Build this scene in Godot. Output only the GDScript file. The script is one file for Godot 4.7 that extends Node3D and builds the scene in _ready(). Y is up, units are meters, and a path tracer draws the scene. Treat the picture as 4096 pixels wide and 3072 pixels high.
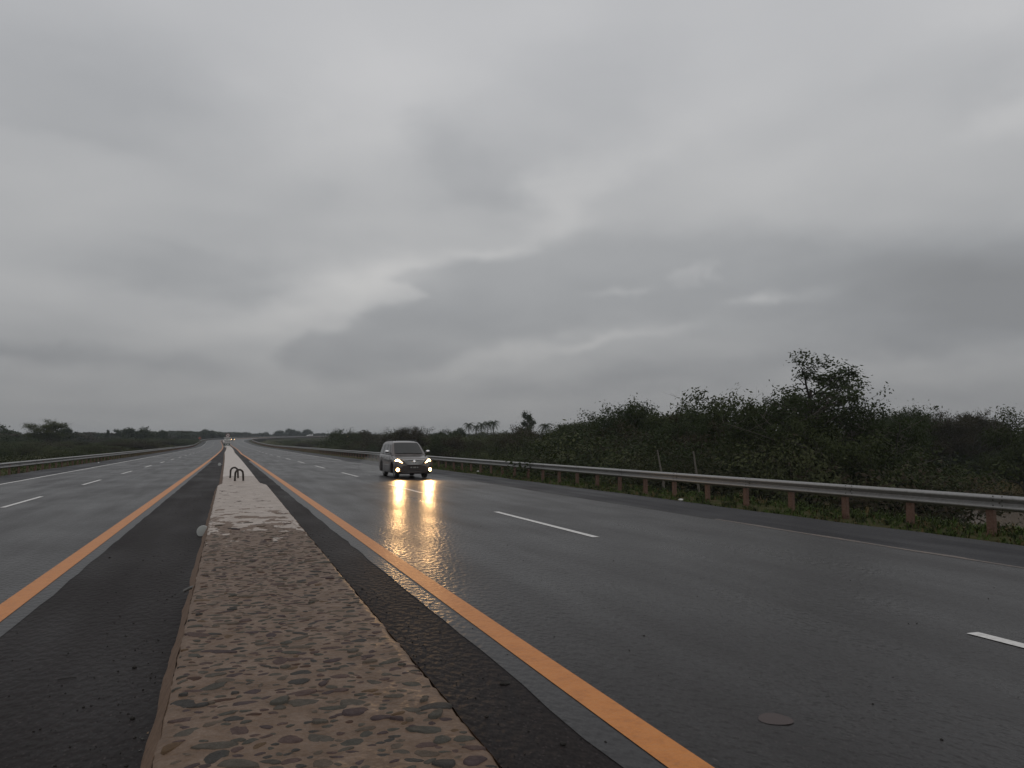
extends Node3D
# A wet toll road at dusk: low concrete median, two carriageways, guardrails, woodland, one oncoming car.

var M := {}                       # materials
var rng := RandomNumberGenerator.new()
var CS := PackedFloat32Array()    # road centre line: station, heading, position
var CA := PackedFloat32Array()
var CP := PackedVector3Array()
const DS := 2.0
const S0 := -60.0
const EYE := 1.63
const SIGHT := 3100.0             # focal length of the photograph in its own pixels
var used := {}
var n_ground := FastNoiseLite.new()
var n_small := FastNoiseLite.new()

const BRUSH := [[-21.97,12.00,7.87,1.88,0,-0.17], [-25.15,10.65,6.85,1.37,-4,-0.06], [-18.25,10.19,4.11,0.75,6,-0.07], [-17.10,14.75,11.29,1.37,-4,-0.05], [-13.91,17.20,4.11,1.37,5,-0.04], [-29.08,5.51,8.90,0.82,-4,-0.12], [-32.16,5.92,4.11,0.48,0,-0.04], [-30.50,21.77,14.38,3.76,5,-0.09], [-30.40,19.32,5.48,0.62,0,-0.04], [-3.71,20.52,5.13,3.42,-20,-0.12], [-5.12,22.04,3.08,2.05,-10,-0.05], [-3.00,17.66,4.45,1.20,0,-0.08], [6.11,23.24,6.85,3.76,25,-0.06], [5.09,27.14,9.58,3.08,10,-0.05], [21.59,21.58,10.27,2.05,12,-0.04], [27.25,16.12,8.90,4.11,15,-0.06], [32.27,21.67,4.11,1.37,20,-0.05], [27.06,10.78,16.43,3.76,4,-0.04], [16.51,5.38,19.17,1.16,7,-0.09], [29.61,7.12,14.38,1.51,-2,-0.06], [1.51,4.07,13.01,0.89,3,-0.07], [23.99,2.94,17.11,0.89,0,-0.03], [-11.81,10.99,5.82,1.71,14,0.20], [-8.47,12.27,2.05,1.03,0,0.06], [-18.22,8.58,6.85,1.37,8,0.09], [-1.60,13.90,4.45,0.48,5,0.12], [4.32,17.64,4.45,2.05,38,0.13], [2.59,19.11,2.05,1.37,30,0.08], [10.21,20.57,4.45,1.37,20,0.06], [17.87,9.96,2.57,0.31,0,0.20], [20.35,10.06,4.45,0.48,6,0.08], [8.05,10.75,1.88,0.31,3,0.16], [13.74,11.83,1.71,0.34,18,0.13], [6.66,7.44,5.82,0.48,12,0.16], [3.75,8.05,1.37,0.27,5,0.07], [-1.93,6.12,6.85,0.75,10,0.08], [29.78,4.58,11.29,1.16,-2,0.10], [6.62,3.20,17.11,0.68,0,0.02], [-31.64,17.99,7.53,2.40,-4,0.06], [-9.97,22.74,8.90,2.40,22,0.06], [-12.06,25.56,8.56,2.05,10,0.04], [33.70,20.03,2.40,1.37,15,0.09], [32.97,25.90,5.48,1.71,0,0.07], [3.34,29.19,8.56,1.71,0,0.03], [-25.75,3.21,14.38,1.03,0,0.03], [29.64,7.86,19.17,7.19,0,-0.13], [35.90,10.93,10.27,10.27,0,-0.08], [-32.81,21.29,17.11,8.90,0,-0.13], [-36.12,9.80,14.38,10.27,0,-0.06]]
const BANK := [[-16.90,5.96], [-15.66,7.22], [-15.19,7.73], [-12.76,7.98], [-11.78,8.84], [-10.46,9.48], [-8.78,9.86], [-7.26,10.30], [-6.68,10.65], [-7.78,11.36], [-8.80,11.76], [-9.31,11.98], [-7.79,12.46], [-5.06,12.96], [-2.29,13.40], [0.14,13.81], [2.23,14.73], [5.35,15.17], [10.14,15.49], [19.85,14.52], [28.50,13.01], [35.95,12.02], [35.74,7.35], [22.70,8.34], [13.36,8.78], [6.66,8.46], [1.52,7.49], [-5.35,5.59], [-10.39,4.44], [-13.68,4.52], [-14.98,5.09], [-16.26,5.39]]


# ------------------------------------------------------------------ helpers
func lin(r: float, g: float, b: float) -> Color:
	return Color(r, g, b).linear_to_srgb()

func std(c: Color, rough: float, metal := 0.0) -> StandardMaterial3D:
	var m := StandardMaterial3D.new()
	m.albedo_color = c
	m.roughness = rough
	m.metallic = metal
	m.cull_mode = BaseMaterial3D.CULL_DISABLED
	return m

func numbered(called: String) -> String:
	if not used.has(called):
		used[called] = 0
		return called
	used[called] += 1
	return "%s_%03d" % [called, used[called]]

func thing(called: String, label: String, category: String, at := Vector3.ZERO, turn := 0.0, group := "") -> Node3D:
	var o := Node3D.new()
	o.name = numbered(called)
	add_child(o, true)
	o.position = at
	o.rotation.y = turn
	meta(o, label, category, group)
	return o

func meta(o: Node, label: String, category := "", group := "", kind := "") -> void:
	if label: o.set_meta("label", label)
	if category: o.set_meta("category", category)
	if group: o.set_meta("group", group)
	if kind: o.set_meta("kind", kind)

func part(called: String, mesh: Mesh, mat: Material, parent: Node = null, xf := Transform3D.IDENTITY) -> MeshInstance3D:
	var o := MeshInstance3D.new()
	o.name = numbered(called) if parent == null else called
	o.mesh = mesh
	o.material_override = mat
	o.transform = xf
	if parent == null: add_child(o, true)
	else: parent.add_child(o, true)
	return o

func setting(called: String, mesh: Mesh, mat: Material, label := "") -> MeshInstance3D:
	var o := part(called, mesh, mat)
	meta(o, label, "", "", "structure")
	return o

# a growing triangle mesh
class Shape:
	var v := PackedVector3Array()
	var n := PackedVector3Array()
	var uv := PackedVector2Array()
	var i := PackedInt32Array()
	func vert(p: Vector3, nn: Vector3, t := Vector2.ZERO) -> int:
		v.append(p); n.append(nn); uv.append(t)
		return v.size() - 1
	func tri(a: int, b: int, c: int) -> void:
		i.append(a); i.append(b); i.append(c)
	func quad(a: int, b: int, c: int, d: int) -> void:
		tri(a, b, c); tri(a, c, d)
	# flat quad, corners in order round the face; its normal is made to agree with facing
	func face(a: Vector3, b: Vector3, c: Vector3, d: Vector3, facing := Vector3.ZERO) -> void:
		var nn := (c - a).cross(d - b).normalized()
		if facing != Vector3.ZERO and nn.dot(facing) < 0: nn = -nn
		var k := v.size()
		for p in [a, b, c, d]: vert(p, nn)
		if (c - a).cross(d - b).dot(nn) < 0: quad(k, k + 1, k + 2, k + 3)
		else: quad(k, k + 3, k + 2, k + 1)
	func box(lo: Vector3, hi: Vector3, bevel := 0.0) -> void:
		if bevel <= 0.0:
			for ax in 3:
				for sg in [0, 1]:
					var f := [lo, hi][sg] as Vector3
					var p := []
					var q := (ax + 1) % 3
					var r := (ax + 2) % 3
					for c in [[0, 0], [1, 0], [1, 1], [0, 1]]:
						var w := Vector3.ZERO
						w[ax] = f[ax]
						w[q] = [lo, hi][c[0]][q]
						w[r] = [lo, hi][c[1]][r]
						p.append(w)
					var nn := Vector3.ZERO
					nn[ax] = -1.0 if sg == 0 else 1.0
					face(p[0], p[1], p[2], p[3], nn)
			return
		# chamfered box: six faces, twelve bevel strips, eight corners
		var cc := (lo + hi) / 2
		var h := (hi - lo) / 2
		for ax in 3:
			var q := (ax + 1) % 3
			var r := (ax + 2) % 3
			for sg in [-1.0, 1.0]:
				var p := []
				for c in [[-1, -1], [1, -1], [1, 1], [-1, 1]]:
					var w := Vector3.ZERO
					w[ax] = sg * h[ax]
					w[q] = c[0] * (h[q] - bevel)
					w[r] = c[1] * (h[r] - bevel)
					p.append(cc + w)
				var nn := Vector3.ZERO
				nn[ax] = sg
				face(p[0], p[1], p[2], p[3], nn)
				for s2 in [-1.0, 1.0]:
					var e := []
					for c in [[0, -1], [0, 1], [1, 1], [1, -1]]:
						var w := Vector3.ZERO
						w[ax] = sg * (h[ax] if c[0] == 0 else h[ax] - bevel)
						w[q] = s2 * (h[q] - bevel if c[0] == 0 else h[q])
						w[r] = c[1] * (h[r] - bevel)
						e.append(cc + w)
					var n2 := Vector3.ZERO
					n2[ax] = sg
					n2[q] = s2
					face(e[0], e[1], e[2], e[3], n2)
	func tube(pts: Array, radii: Array, sides := 6, cap := true) -> void:
		var prev := -1
		var side := Vector3.ZERO
		for k in pts.size():
			var d: Vector3 = (pts[min(k + 1, pts.size() - 1)] - pts[max(k - 1, 0)]).normalized()
			if side == Vector3.ZERO:
				side = d.cross(Vector3.UP if absf(d.y) < 0.9 else Vector3.RIGHT).normalized()
			side = (side - d * side.dot(d)).normalized()
			var up := d.cross(side)
			var base := v.size()
			for j in sides + 1:
				var a := TAU * j / sides
				var nn := side * cos(a) + up * sin(a)
				vert(pts[k] + nn * radii[k], nn, Vector2(float(j) / sides, k))
			if prev >= 0:
				for j in sides: quad(prev + j, prev + j + 1, base + j + 1, base + j)
			prev = base
		if cap:
			for e in [0, pts.size() - 1]:
				var d2: Vector3 = (pts[e] - pts[1 if e == 0 else e - 1]).normalized()
				var c := vert(pts[e] + d2 * radii[e] * 0.3, d2)
				var ring: int = e * (sides + 1)
				var first: int = v.size() - 1 - (pts.size() * (sides + 1)) + ring - (0 if e == 0 else 1)
				for j in sides: tri(c, first + j, first + j + 1)
	# lathe about an axis through at along dir; prof = [[along, radius]...]
	func lathe(at: Vector3, dir: Vector3, prof: Array, sides := 20) -> void:
		var side := dir.cross(Vector3.UP if absf(dir.y) < 0.9 else Vector3.RIGHT).normalized()
		var up := dir.cross(side)
		var prev := -1
		for k in prof.size():
			var k0: Array = prof[max(k - 1, 0)]
			var k1: Array = prof[min(k + 1, prof.size() - 1)]
			var slope := Vector2(k1[1] - k0[1], k1[0] - k0[0]).normalized()
			var base := v.size()
			for j in sides + 1:
				var a := TAU * j / sides
				var rad := side * cos(a) + up * sin(a)
				vert(at + dir * prof[k][0] + rad * prof[k][1], (rad * slope.y - dir * slope.x).normalized(), Vector2(float(j) / sides, k))
			if prev >= 0:
				for j in sides: quad(prev + j, prev + j + 1, base + j + 1, base + j)
			prev = base
	func build() -> ArrayMesh:
		for t in range(0, i.size(), 3):      # wind every face clockwise as seen from the side its normals point to
			var p := v[i[t]]
			if (v[i[t + 2]] - p).cross(v[i[t + 1]] - p).dot(n[i[t]] + n[i[t + 1]] + n[i[t + 2]]) < 0.0:
				var k := i[t + 1]
				i[t + 1] = i[t + 2]
				i[t + 2] = k
		var a := []
		a.resize(Mesh.ARRAY_MAX)
		a[Mesh.ARRAY_VERTEX] = v
		a[Mesh.ARRAY_NORMAL] = n
		a[Mesh.ARRAY_TEX_UV] = uv
		a[Mesh.ARRAY_INDEX] = i
		var m := ArrayMesh.new()
		m.add_surface_from_arrays(Mesh.PRIMITIVE_TRIANGLES, a)
		return m

# ------------------------------------------------------------------ the road's line and level
func make_line() -> void:
	var h := atan((944.0 - 2048.0) / SIGHT)
	var p := Vector3(S0 * sin(h), 0, -S0 * cos(h))
	for k in 540:
		var s := S0 + k * DS
		CS.append(s); CA.append(h); CP.append(p)
		var bend := 0.0
		if s > 49.0 and s < 414.0: bend = -0.0254 / 365.0
		if s >= 414.0: bend = minf(1.0, (s - 414.0) / 80.0) / 113.85
		if h > deg_to_rad(78.0): bend = 1.0 / 358.0 if h < deg_to_rad(100.0) else 0.0
		h += bend * DS
		var grade := 0.0
		if s > 230.0: grade = 0.0282 * minf(1.0, (s - 230.0) / 291.0)
		if s > 535.0: grade = maxf(0.0, 0.0282 * (1.0 - (s - 535.0) / 60.0))
		p += Vector3(sin(h), grade, -cos(h)) * DS

func P(s: float, u: float, dy := 0.0) -> Vector3:
	var f := clampf((s - S0) / DS, 0.0, CS.size() - 1.001)
	var k := int(f)
	var t := f - k
	var c := CP[k].lerp(CP[k + 1], t)
	var a := lerpf(CA[k], CA[k + 1], t)
	return c + Vector3(u * cos(a), dy - 0.012 * maxf(0.0, absf(u) - 2.0), u * sin(a))

func heading(s: float) -> float:
	return CA[int(clampf((s - S0) / DS, 0.0, CS.size() - 1.0))]

func along(s: float) -> Vector3:
	var a := heading(s)
	return Vector3(sin(a), 0, -cos(a))

func drift_r(s: float) -> float: return -0.0115 * clampf(s, 0.0, 110.0)
func drift_m(s: float) -> float: return -0.0095 * clampf(s, 0.0, 110.0)

# nearest station and offset of a point on the ground
func station(x: float, z: float) -> Vector2:
	var best := 1e12
	var bk := 0
	for k in range(0, CP.size(), 5):
		var dx := x - CP[k].x
		var dz := z - CP[k].z
		var d := dx * dx + dz * dz
		if d < best: best = d; bk = k
	var a := CA[bk]
	var q := Vector2(x - CP[bk].x, z - CP[bk].z)
	var ds := q.dot(Vector2(sin(a), -cos(a)))
	return Vector2(CS[bk] + ds, q.dot(Vector2(cos(a), sin(a))))

func land(d: float, right: bool) -> float:
	if right:
		if d < 70.0: return -2.3
		if d < 170.0: return lerpf(-2.3, -0.9, (d - 70.0) / 100.0)
		if d < 320.0: return lerpf(-0.9, 0.9, (d - 170.0) / 150.0)
		return lerpf(0.9, 3.3, clampf((d - 320.0) / 300.0, 0.0, 1.0))
	if d < 60.0: return -0.45
	if d < 150.0: return lerpf(-0.45, 0.35, (d - 60.0) / 90.0)
	return lerpf(0.35, 3.3, clampf((d - 150.0) / 450.0, 0.0, 1.0))

func ground(x: float, z: float) -> float:
	var su := station(x, z)
	var d := Vector2(x, z).length()
	var right := su.y > 0.0
	var y := land(d, right) + n_ground.get_noise_2d(x, z) * minf(0.45, 0.1 + d * 0.004)
	var k := int(clampf((su.x - S0) / DS, 0.0, CS.size() - 1.0))
	var off := absf(su.y) - (13.2 if right else 11.4)
	var t := smoothstep(0.5, 9.0 + maxf(0.0, CP[k].y) * 1.5, off)
	y = lerpf(CP[k].y - 0.25, y, t)
	if off < 7.0: y -= 0.45 * (1.0 - smoothstep(4.0, 7.0, off))
	return y

func at_px(px: float, depth: float) -> Vector3:
	var x := (px - 2048.0) / SIGHT * depth
	return Vector3(x, ground(x, -depth), -depth)

func stations(s0: float, s1: float, fine := 1.0) -> PackedFloat32Array:
	var r := PackedFloat32Array()
	var s := s0
	while s < s1 - 0.001:
		r.append(s)
		var st := 2.0
		if s > 1.0: st = 0.5
		if s > 32.0: st = 1.0
		if s > 80.0: st = 2.0
		if s > 220.0: st = 4.0
		s += st * fine
	r.append(s1)
	return r

# a sheet that follows the road between two offsets
func strip(s0: float, s1: float, fl: Callable, fr: Callable, dy: float, cols := 1, fine := 1.0) -> ArrayMesh:
	var m := Shape.new()
	var ss := stations(s0, s1, fine)
	for k in ss.size():
		var s := ss[k]
		var a: float = fl.call(s)
		var b: float = fr.call(s)
		for c in cols + 1:
			var u := lerpf(a, b, float(c) / cols)
			m.vert(P(s, u, dy), Vector3.UP, Vector2(u, s))
		if k > 0:
			var q := (k - 1) * (cols + 1)
			for c in cols:
				m.quad(q + c, q + cols + 1 + c, q + cols + 2 + c, q + c + 1)
	return m.build()

# ------------------------------------------------------------------ computed textures
func noise(seed_: int, freq: float, oct := 4, kind := FastNoiseLite.TYPE_SIMPLEX_SMOOTH) -> FastNoiseLite:
	var f := FastNoiseLite.new()
	f.seed = seed_
	f.noise_type = kind
	f.frequency = freq
	f.fractal_octaves = oct
	f.fractal_type = FastNoiseLite.FRACTAL_FBM if oct > 1 else FastNoiseLite.FRACTAL_NONE
	return f

func grey(w: int, h: int, f: FastNoiseLite) -> PackedByteArray:
	var im := f.get_seamless_image(w, h, false, false, 0.1)
	im.convert(Image.FORMAT_L8)
	return im.get_data()

func tex(im: Image) -> ImageTexture:
	return ImageTexture.create_from_image(im)

# colour from two noises and fine grain: cols = four colours (sRGB) from low to high
func mottled(size: int, sd: int, f1: float, f2: float, cols: Array, grain: float) -> ImageTexture:
	var a := grey(size, size, noise(sd, f1, 4))
	var b := grey(size, size, noise(sd + 1, f2, 3))
	var out := PackedByteArray()
	out.resize(size * size * 3)
	var r := RandomNumberGenerator.new()
	r.seed = sd
	for k in size * size:
		var t := clampf((a[k] * 0.6 + b[k] * 0.4) / 255.0 * 1.6 - 0.3, 0.0, 0.999) * (cols.size() - 1)
		var j := int(t)
		var c: Color = (cols[j] as Color).lerp(cols[j + 1], t - j)
		var g := 1.0 + (r.randf() - 0.5) * grain
		out[k * 3] = int(clampf(c.r * g, 0, 1) * 255)
		out[k * 3 + 1] = int(clampf(c.g * g, 0, 1) * 255)
		out[k * 3 + 2] = int(clampf(c.b * g, 0, 1) * 255)
	return tex(Image.create_from_data(size, size, false, Image.FORMAT_RGB8, out))

func bumps(size: int, f: FastNoiseLite, strength: float) -> ImageTexture:
	var im := f.get_seamless_image(size, size, false, false, 0.1)
	im.convert(Image.FORMAT_RGBA8)
	im.bump_map_to_normal_map(strength)
	return tex(im)

# asphalt: one tile is 8.4 m across the road and 30 m along it
func asphalt(sd: int, c: Color, rough_lo: float, rough_hi: float, spec: float) -> StandardMaterial3D:
	var w := 1024
	var h := 2048
	var f := noise(sd, 0.006, 4)
	var big := grey(512, 1024, f)                  # broad damp patches
	var streak := grey(512, 128, noise(sd + 7, 0.02, 3))   # wheel tracks and streaks, long along the road
	var al := PackedByteArray()
	var ro := PackedByteArray()
	al.resize(w * h * 3)
	ro.resize(w * h)
	var r := RandomNumberGenerator.new()
	r.seed = sd
	var cr := c.r * 255.0
	var cg := c.g * 255.0
	var cb := c.b * 255.0
	for y in h:
		var y2 := (y >> 1) * 512
		var y3 := (y >> 4) * 512
		for x in w:
			var d := big[y2 + (x >> 1)] * 0.0022 + streak[y3 + (x >> 1)] * 0.0018
			var g := r.randf()
			var k := y * w + x
			var t := 0.80 + 0.4 * g * g + (0.5 if g > 0.985 else 0.0)
			al[k * 3] = int(minf(cr * t, 255.0))
			al[k * 3 + 1] = int(minf(cg * t, 255.0))
			al[k * 3 + 2] = int(minf(cb * t, 255.0))
			ro[k] = int(255.0 * clampf(lerpf(rough_lo, rough_hi, clampf(d * 1.7 - 0.35, 0.0, 1.0)) + (g - 0.5) * 0.10, 0.05, 1.0))
	var m := std(Color.WHITE, 1.0)
	m.albedo_texture = tex(Image.create_from_data(w, h, false, Image.FORMAT_RGB8, al))
	m.roughness_texture = tex(Image.create_from_data(w, h, false, Image.FORMAT_L8, ro))
	m.normal_enabled = true
	m.normal_texture = M.grit
	m.normal_scale = 0.32
	m.metallic_specular = spec
	m.uv1_scale = Vector3(1.0 / 8.4, 1.0 / 30.0, 1)
	return m

func world_mat(t: Texture2D, rough: float, metres: float, normal: Texture2D = null, ns := 0.5) -> StandardMaterial3D:
	var m := std(Color.WHITE, rough)
	m.albedo_texture = t
	m.uv1_triplanar = true
	m.uv1_world_triplanar = true
	m.uv1_scale = Vector3.ONE / metres
	if normal:
		m.normal_enabled = true
		m.normal_texture = normal
		m.normal_scale = ns
	return m

func leaf_mat(c: Color) -> StandardMaterial3D:
	var m := std(c, 0.6)
	m.metallic_specular = 0.12
	m.backlight_enabled = true
	m.backlight = Color(0.14, 0.17, 0.07)
	return m

func make_materials() -> void:
	var g := noise(31, 0.10, 4).get_seamless_image(1024, 2048, false, false, 0.1)
	g.convert(Image.FORMAT_RGBA8)
	g.bump_map_to_normal_map(3.2)
	M.grit = tex(g)
	M.lane = asphalt(11, lin(0.026, 0.0235, 0.0235), 0.28, 0.42, 0.26)
	M.inner = asphalt(23, lin(0.026, 0.0225, 0.0225), 0.46, 0.66, 0.14)
	M.shoulder = asphalt(37, lin(0.024, 0.0235, 0.0265), 0.40, 0.60, 0.18)
	M.film = std(lin(0.028, 0.027, 0.028), 0.34)
	M.film.metallic_specular = 0.27
	M.film.normal_enabled = true
	M.film.normal_texture = M.grit
	M.film.normal_scale = 0.2
	M.film.uv1_scale = Vector3(1.0 / 8.4, 1.0 / 30.0, 1)
	var fine := bumps(512, noise(5, 0.05, 4), 4.0)
	var paint := mottled(512, 61, 0.02, 0.09, [lin(0.40, 0.137, 0.018), lin(0.47, 0.163, 0.022), lin(0.505, 0.18, 0.027), lin(0.50, 0.187, 0.037)], 0.10)
	M.yellow = world_mat(paint, 0.42, 2.0, fine, 0.25)
	M.yellow.metallic_specular = 0.4
	M.white = world_mat(mottled(512, 67, 0.03, 0.1, [lin(0.38, 0.37, 0.35), lin(0.55, 0.54, 0.52), lin(0.62, 0.61, 0.6), lin(0.66, 0.65, 0.64)], 0.12), 0.4, 1.5, fine, 0.25)
	M.dirty_white = world_mat(mottled(512, 69, 0.03, 0.12, [lin(0.02, 0.018, 0.017), lin(0.05, 0.034, 0.024), lin(0.10, 0.062, 0.04), lin(0.17, 0.125, 0.095)], 0.2), 0.45, 1.5, fine, 0.3)
	M.mortar = world_mat(mottled(1024, 71, 0.008, 0.06, [lin(0.090, 0.058, 0.038), lin(0.125, 0.083, 0.057), lin(0.150, 0.103, 0.074), lin(0.18, 0.13, 0.098)], 0.14), 0.5, 2.6, fine, 0.45)
	M.mortar.metallic_specular = 0.22
	M.concrete = world_mat(mottled(512, 73, 0.01, 0.05, [lin(0.36, 0.31, 0.27), lin(0.44, 0.385, 0.345), lin(0.49, 0.435, 0.395), lin(0.54, 0.485, 0.445)], 0.12), 0.45, 3.0, fine, 0.4)
	M.skim = world_mat(mottled(512, 75, 0.012, 0.07, [lin(0.23, 0.185, 0.152), lin(0.29, 0.238, 0.20), lin(0.345, 0.288, 0.25), lin(0.40, 0.342, 0.30)], 0.12), 0.48, 2.8, fine, 0.4)
	M.side = world_mat(mottled(512, 79, 0.02, 0.08, [lin(0.075, 0.042, 0.024), lin(0.115, 0.066, 0.038), lin(0.155, 0.092, 0.055), lin(0.19, 0.125, 0.085)], 0.2), 0.75, 1.2, fine, 0.6)
	M.stones = []
	var stone_cols := [[0.062, 0.058, 0.050], [0.075, 0.066, 0.056], [0.050, 0.047, 0.044], [0.078, 0.055, 0.050], [0.062, 0.047, 0.047], [0.09, 0.072, 0.058], [0.058, 0.036, 0.028], [0.09, 0.06, 0.038]]
	for k in stone_cols.size():
		var c: Array = stone_cols[k]
		var cols := []
		for t in [0.75, 0.95, 1.1, 1.35]: cols.append(lin(c[0] * t, c[1] * t, c[2] * t))
		M.stones.append(world_mat(mottled(256, 101 + 3 * k, 0.03, 0.12, cols, 0.2), 0.6, 0.5, fine, 0.5))
		M.stones[k].metallic_specular = 0.12
	M.pit = std(lin(0.03, 0.024, 0.02), 0.8)
	M.zinc = world_mat(mottled(512, 83, 0.02, 0.1, [lin(0.15, 0.148, 0.142), lin(0.20, 0.198, 0.195), lin(0.235, 0.235, 0.233), lin(0.27, 0.27, 0.272)], 0.08), 0.42, 1.0, fine, 0.12)
	M.zinc.metallic = 0.3
	M.bolt = std(lin(0.06, 0.055, 0.05), 0.5, 0.6)
	M.post = world_mat(mottled(512, 89, 0.02, 0.1, [lin(0.06, 0.027, 0.017), lin(0.10, 0.048, 0.031), lin(0.125, 0.072, 0.052), lin(0.16, 0.115, 0.09)], 0.2), 0.7, 0.7, fine, 0.4)
	M.soil = world_mat(mottled(1024, 97, 0.012, 0.07, [lin(0.035, 0.030, 0.016), lin(0.045, 0.045, 0.02), lin(0.055, 0.058, 0.026), lin(0.085, 0.045, 0.025)], 0.5), 0.9, 5.0, fine, 1.0)
	M.field = world_mat(mottled(1024, 103, 0.01, 0.08, [lin(0.026, 0.029, 0.014), lin(0.036, 0.038, 0.018), lin(0.044, 0.042, 0.022), lin(0.055, 0.040, 0.024)], 0.5), 0.95, 17.0, fine, 1.0)
	M.soil.metallic_specular = 0.1
	M.field.metallic_specular = 0.08
	M.mud = std(lin(0.13, 0.055, 0.03), 0.8)
	M.water = std(lin(0.22, 0.18, 0.15), 0.12)
	M.rod = world_mat(mottled(256, 107, 0.05, 0.15, [lin(0.012, 0.01, 0.009), lin(0.02, 0.016, 0.013), lin(0.035, 0.024, 0.018), lin(0.05, 0.03, 0.02)], 0.2), 0.6, 0.3, fine, 0.5)
	M.disc = std(lin(0.42, 0.44, 0.43), 0.35)
	M.pipe = std(lin(0.10, 0.10, 0.095), 0.6)
	M.bark = world_mat(mottled(256, 109, 0.04, 0.14, [lin(0.03, 0.024, 0.018), lin(0.05, 0.042, 0.033), lin(0.07, 0.06, 0.05), lin(0.1, 0.09, 0.078)], 0.2), 0.9, 0.8, fine, 0.8)
	M.pale_bark = std(lin(0.12, 0.108, 0.092), 0.85)
	M.leaf = [leaf_mat(lin(0.026, 0.034, 0.016)), leaf_mat(lin(0.033, 0.040, 0.018)), leaf_mat(lin(0.031, 0.031, 0.018)), leaf_mat(lin(0.058, 0.064, 0.032)), leaf_mat(lin(0.034, 0.027, 0.019))]
	M.grass = leaf_mat(lin(0.07, 0.10, 0.03))
	M.dry_grass = leaf_mat(lin(0.12, 0.09, 0.045))
	M.clod = std(lin(0.018, 0.016, 0.014), 0.85)
	M.litter = std(lin(0.6, 0.6, 0.58), 0.5)
	M.dead_leaf = std(lin(0.3, 0.2, 0.12), 0.7)
	M.sign_white = std(lin(0.62, 0.62, 0.61), 0.5)
	M.sign_black = std(lin(0.01, 0.01, 0.01), 0.5)
	M.sign_green = std(lin(0.006, 0.024, 0.018), 0.45)
	M.sign_red = std(lin(0.16, 0.01, 0.012), 0.45)
	M.orange = std(lin(0.26, 0.07, 0.03), 0.6)
	M.red = std(lin(0.35, 0.015, 0.015), 0.3)
	M.galv = std(lin(0.3, 0.3, 0.3), 0.5, 0.3)

# ------------------------------------------------------------------ sky
func bank_shade(az: float, el: float) -> float:
	if az < -19.0 or el < 2.0 or el > 18.0: return 0.0
	var inside := false
	var best := 1e9
	var p := Vector2(az, el)
	for k in BANK.size():
		var a := Vector2(BANK[k][0], BANK[k][1])
		var b := Vector2(BANK[(k + 1) % BANK.size()][0], BANK[(k + 1) % BANK.size()][1])
		if (a.y > el) != (b.y > el) and az < (b.x - a.x) * (el - a.y) / (b.y - a.y) + a.x: inside = not inside
		var ab := b - a
		var t := clampf((p - a).dot(ab) / maxf(ab.length_squared(), 1e-6), 0.0, 1.0)
		best = minf(best, p.distance_squared_to(a + ab * t))
	var d := sqrt(best) * (1.0 if inside else -1.0)
	var soft := 0.35 + 1.2 * smoothstep(-6.0, 14.0, az) + 0.5 * smoothstep(9.0, 5.0, el)
	return smoothstep(-soft, soft, d)

func sky_picture() -> Image:
	var w := 1536
	var h := 768
	var data := PackedFloat32Array()
	data.resize(w * h * 3)
	var na := noise(3, 1.3, 5)
	na.fractal_gain = 0.62
	var nb := noise(4, 0.32, 5)
	var nc := noise(9, 0.9, 4)
	var br := []
	for b in BRUSH: br.append([b[0], b[1], 1.0 / b[2], 1.0 / b[3], cos(deg_to_rad(b[4])), sin(deg_to_rad(b[4])), b[5]])
	for y in h:
		var el := 90.0 - (y + 0.5) / h * 180.0
		var e := deg_to_rad(el)
		for x in w:
			var k := (y * w + x) * 3
			if el < -3.0:
				data[k] = 0.10; data[k + 1] = 0.10; data[k + 2] = 0.10
				continue
			var az := (x + 0.5) / w * 360.0             # 0 = straight ahead (-z), positive to the right
			if az > 180.0: az -= 360.0
			var d := Vector3(sin(deg_to_rad(az)) * cos(e), sin(e), -cos(deg_to_rad(az)) * cos(e))
			var q := Vector3(d.x, 0, d.z) / (maxf(d.y, 0.0) + 0.16)
			var wob := na.get_noise_3d(d.x * 6.0, d.y * 14.0, d.z * 6.0)
			var wob2 := na.get_noise_3d(d.x * 6.0 + 40.0, d.y * 14.0, d.z * 6.0)
			var lum := 0.238 + 0.205 * smoothstep(-2.0, 13.0, el) + 0.07 * smoothstep(10.0, 30.0, el)
			lum *= 1.0 - 0.10 * smoothstep(38.0, 75.0, absf(az)) * (1.0 - smoothstep(25.0, 50.0, el))      # added dimming of the unseen sky to the sides
			var cl := nb.get_noise_2d(q.x * 1.2, q.z * 1.2) * 0.10 + nc.get_noise_2d(q.x * 1.6 + 5.0, q.z * 1.6) * 0.06
			var tone := cl
			if absf(az) < 60.0 and el < 45.0:
				var a2 := az + wob * 2.6
				var e2 := el + wob2 * 1.1
				for b in br:
					var dx: float = a2 - b[0]
					var dy: float = e2 - b[1]
					var u: float = (dx * b[4] + dy * b[5]) * b[2]
					var v: float = (dy * b[4] - dx * b[5]) * b[3]
					var r2 := u * u + v * v
					if r2 < 4.0: tone += b[6] * exp(-r2 * 1.3)
				tone -= 0.185 * bank_shade(az + wob * 1.3, el + wob2 * 0.6)
			lum *= 1.0 + tone
			var cool := clampf(0.35 - tone * 2.2, -0.4, 1.0)
			data[k] = lum * (1.0 - 0.035 * cool)
			data[k + 1] = lum * (1.0 - 0.006 * cool)
			data[k + 2] = lum * (1.0 + 0.035 * cool + 0.015 * smoothstep(12.0, 30.0, el))
	return Image.create_from_data(w, h, false, Image.FORMAT_RGBF, data.to_byte_array())

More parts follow.
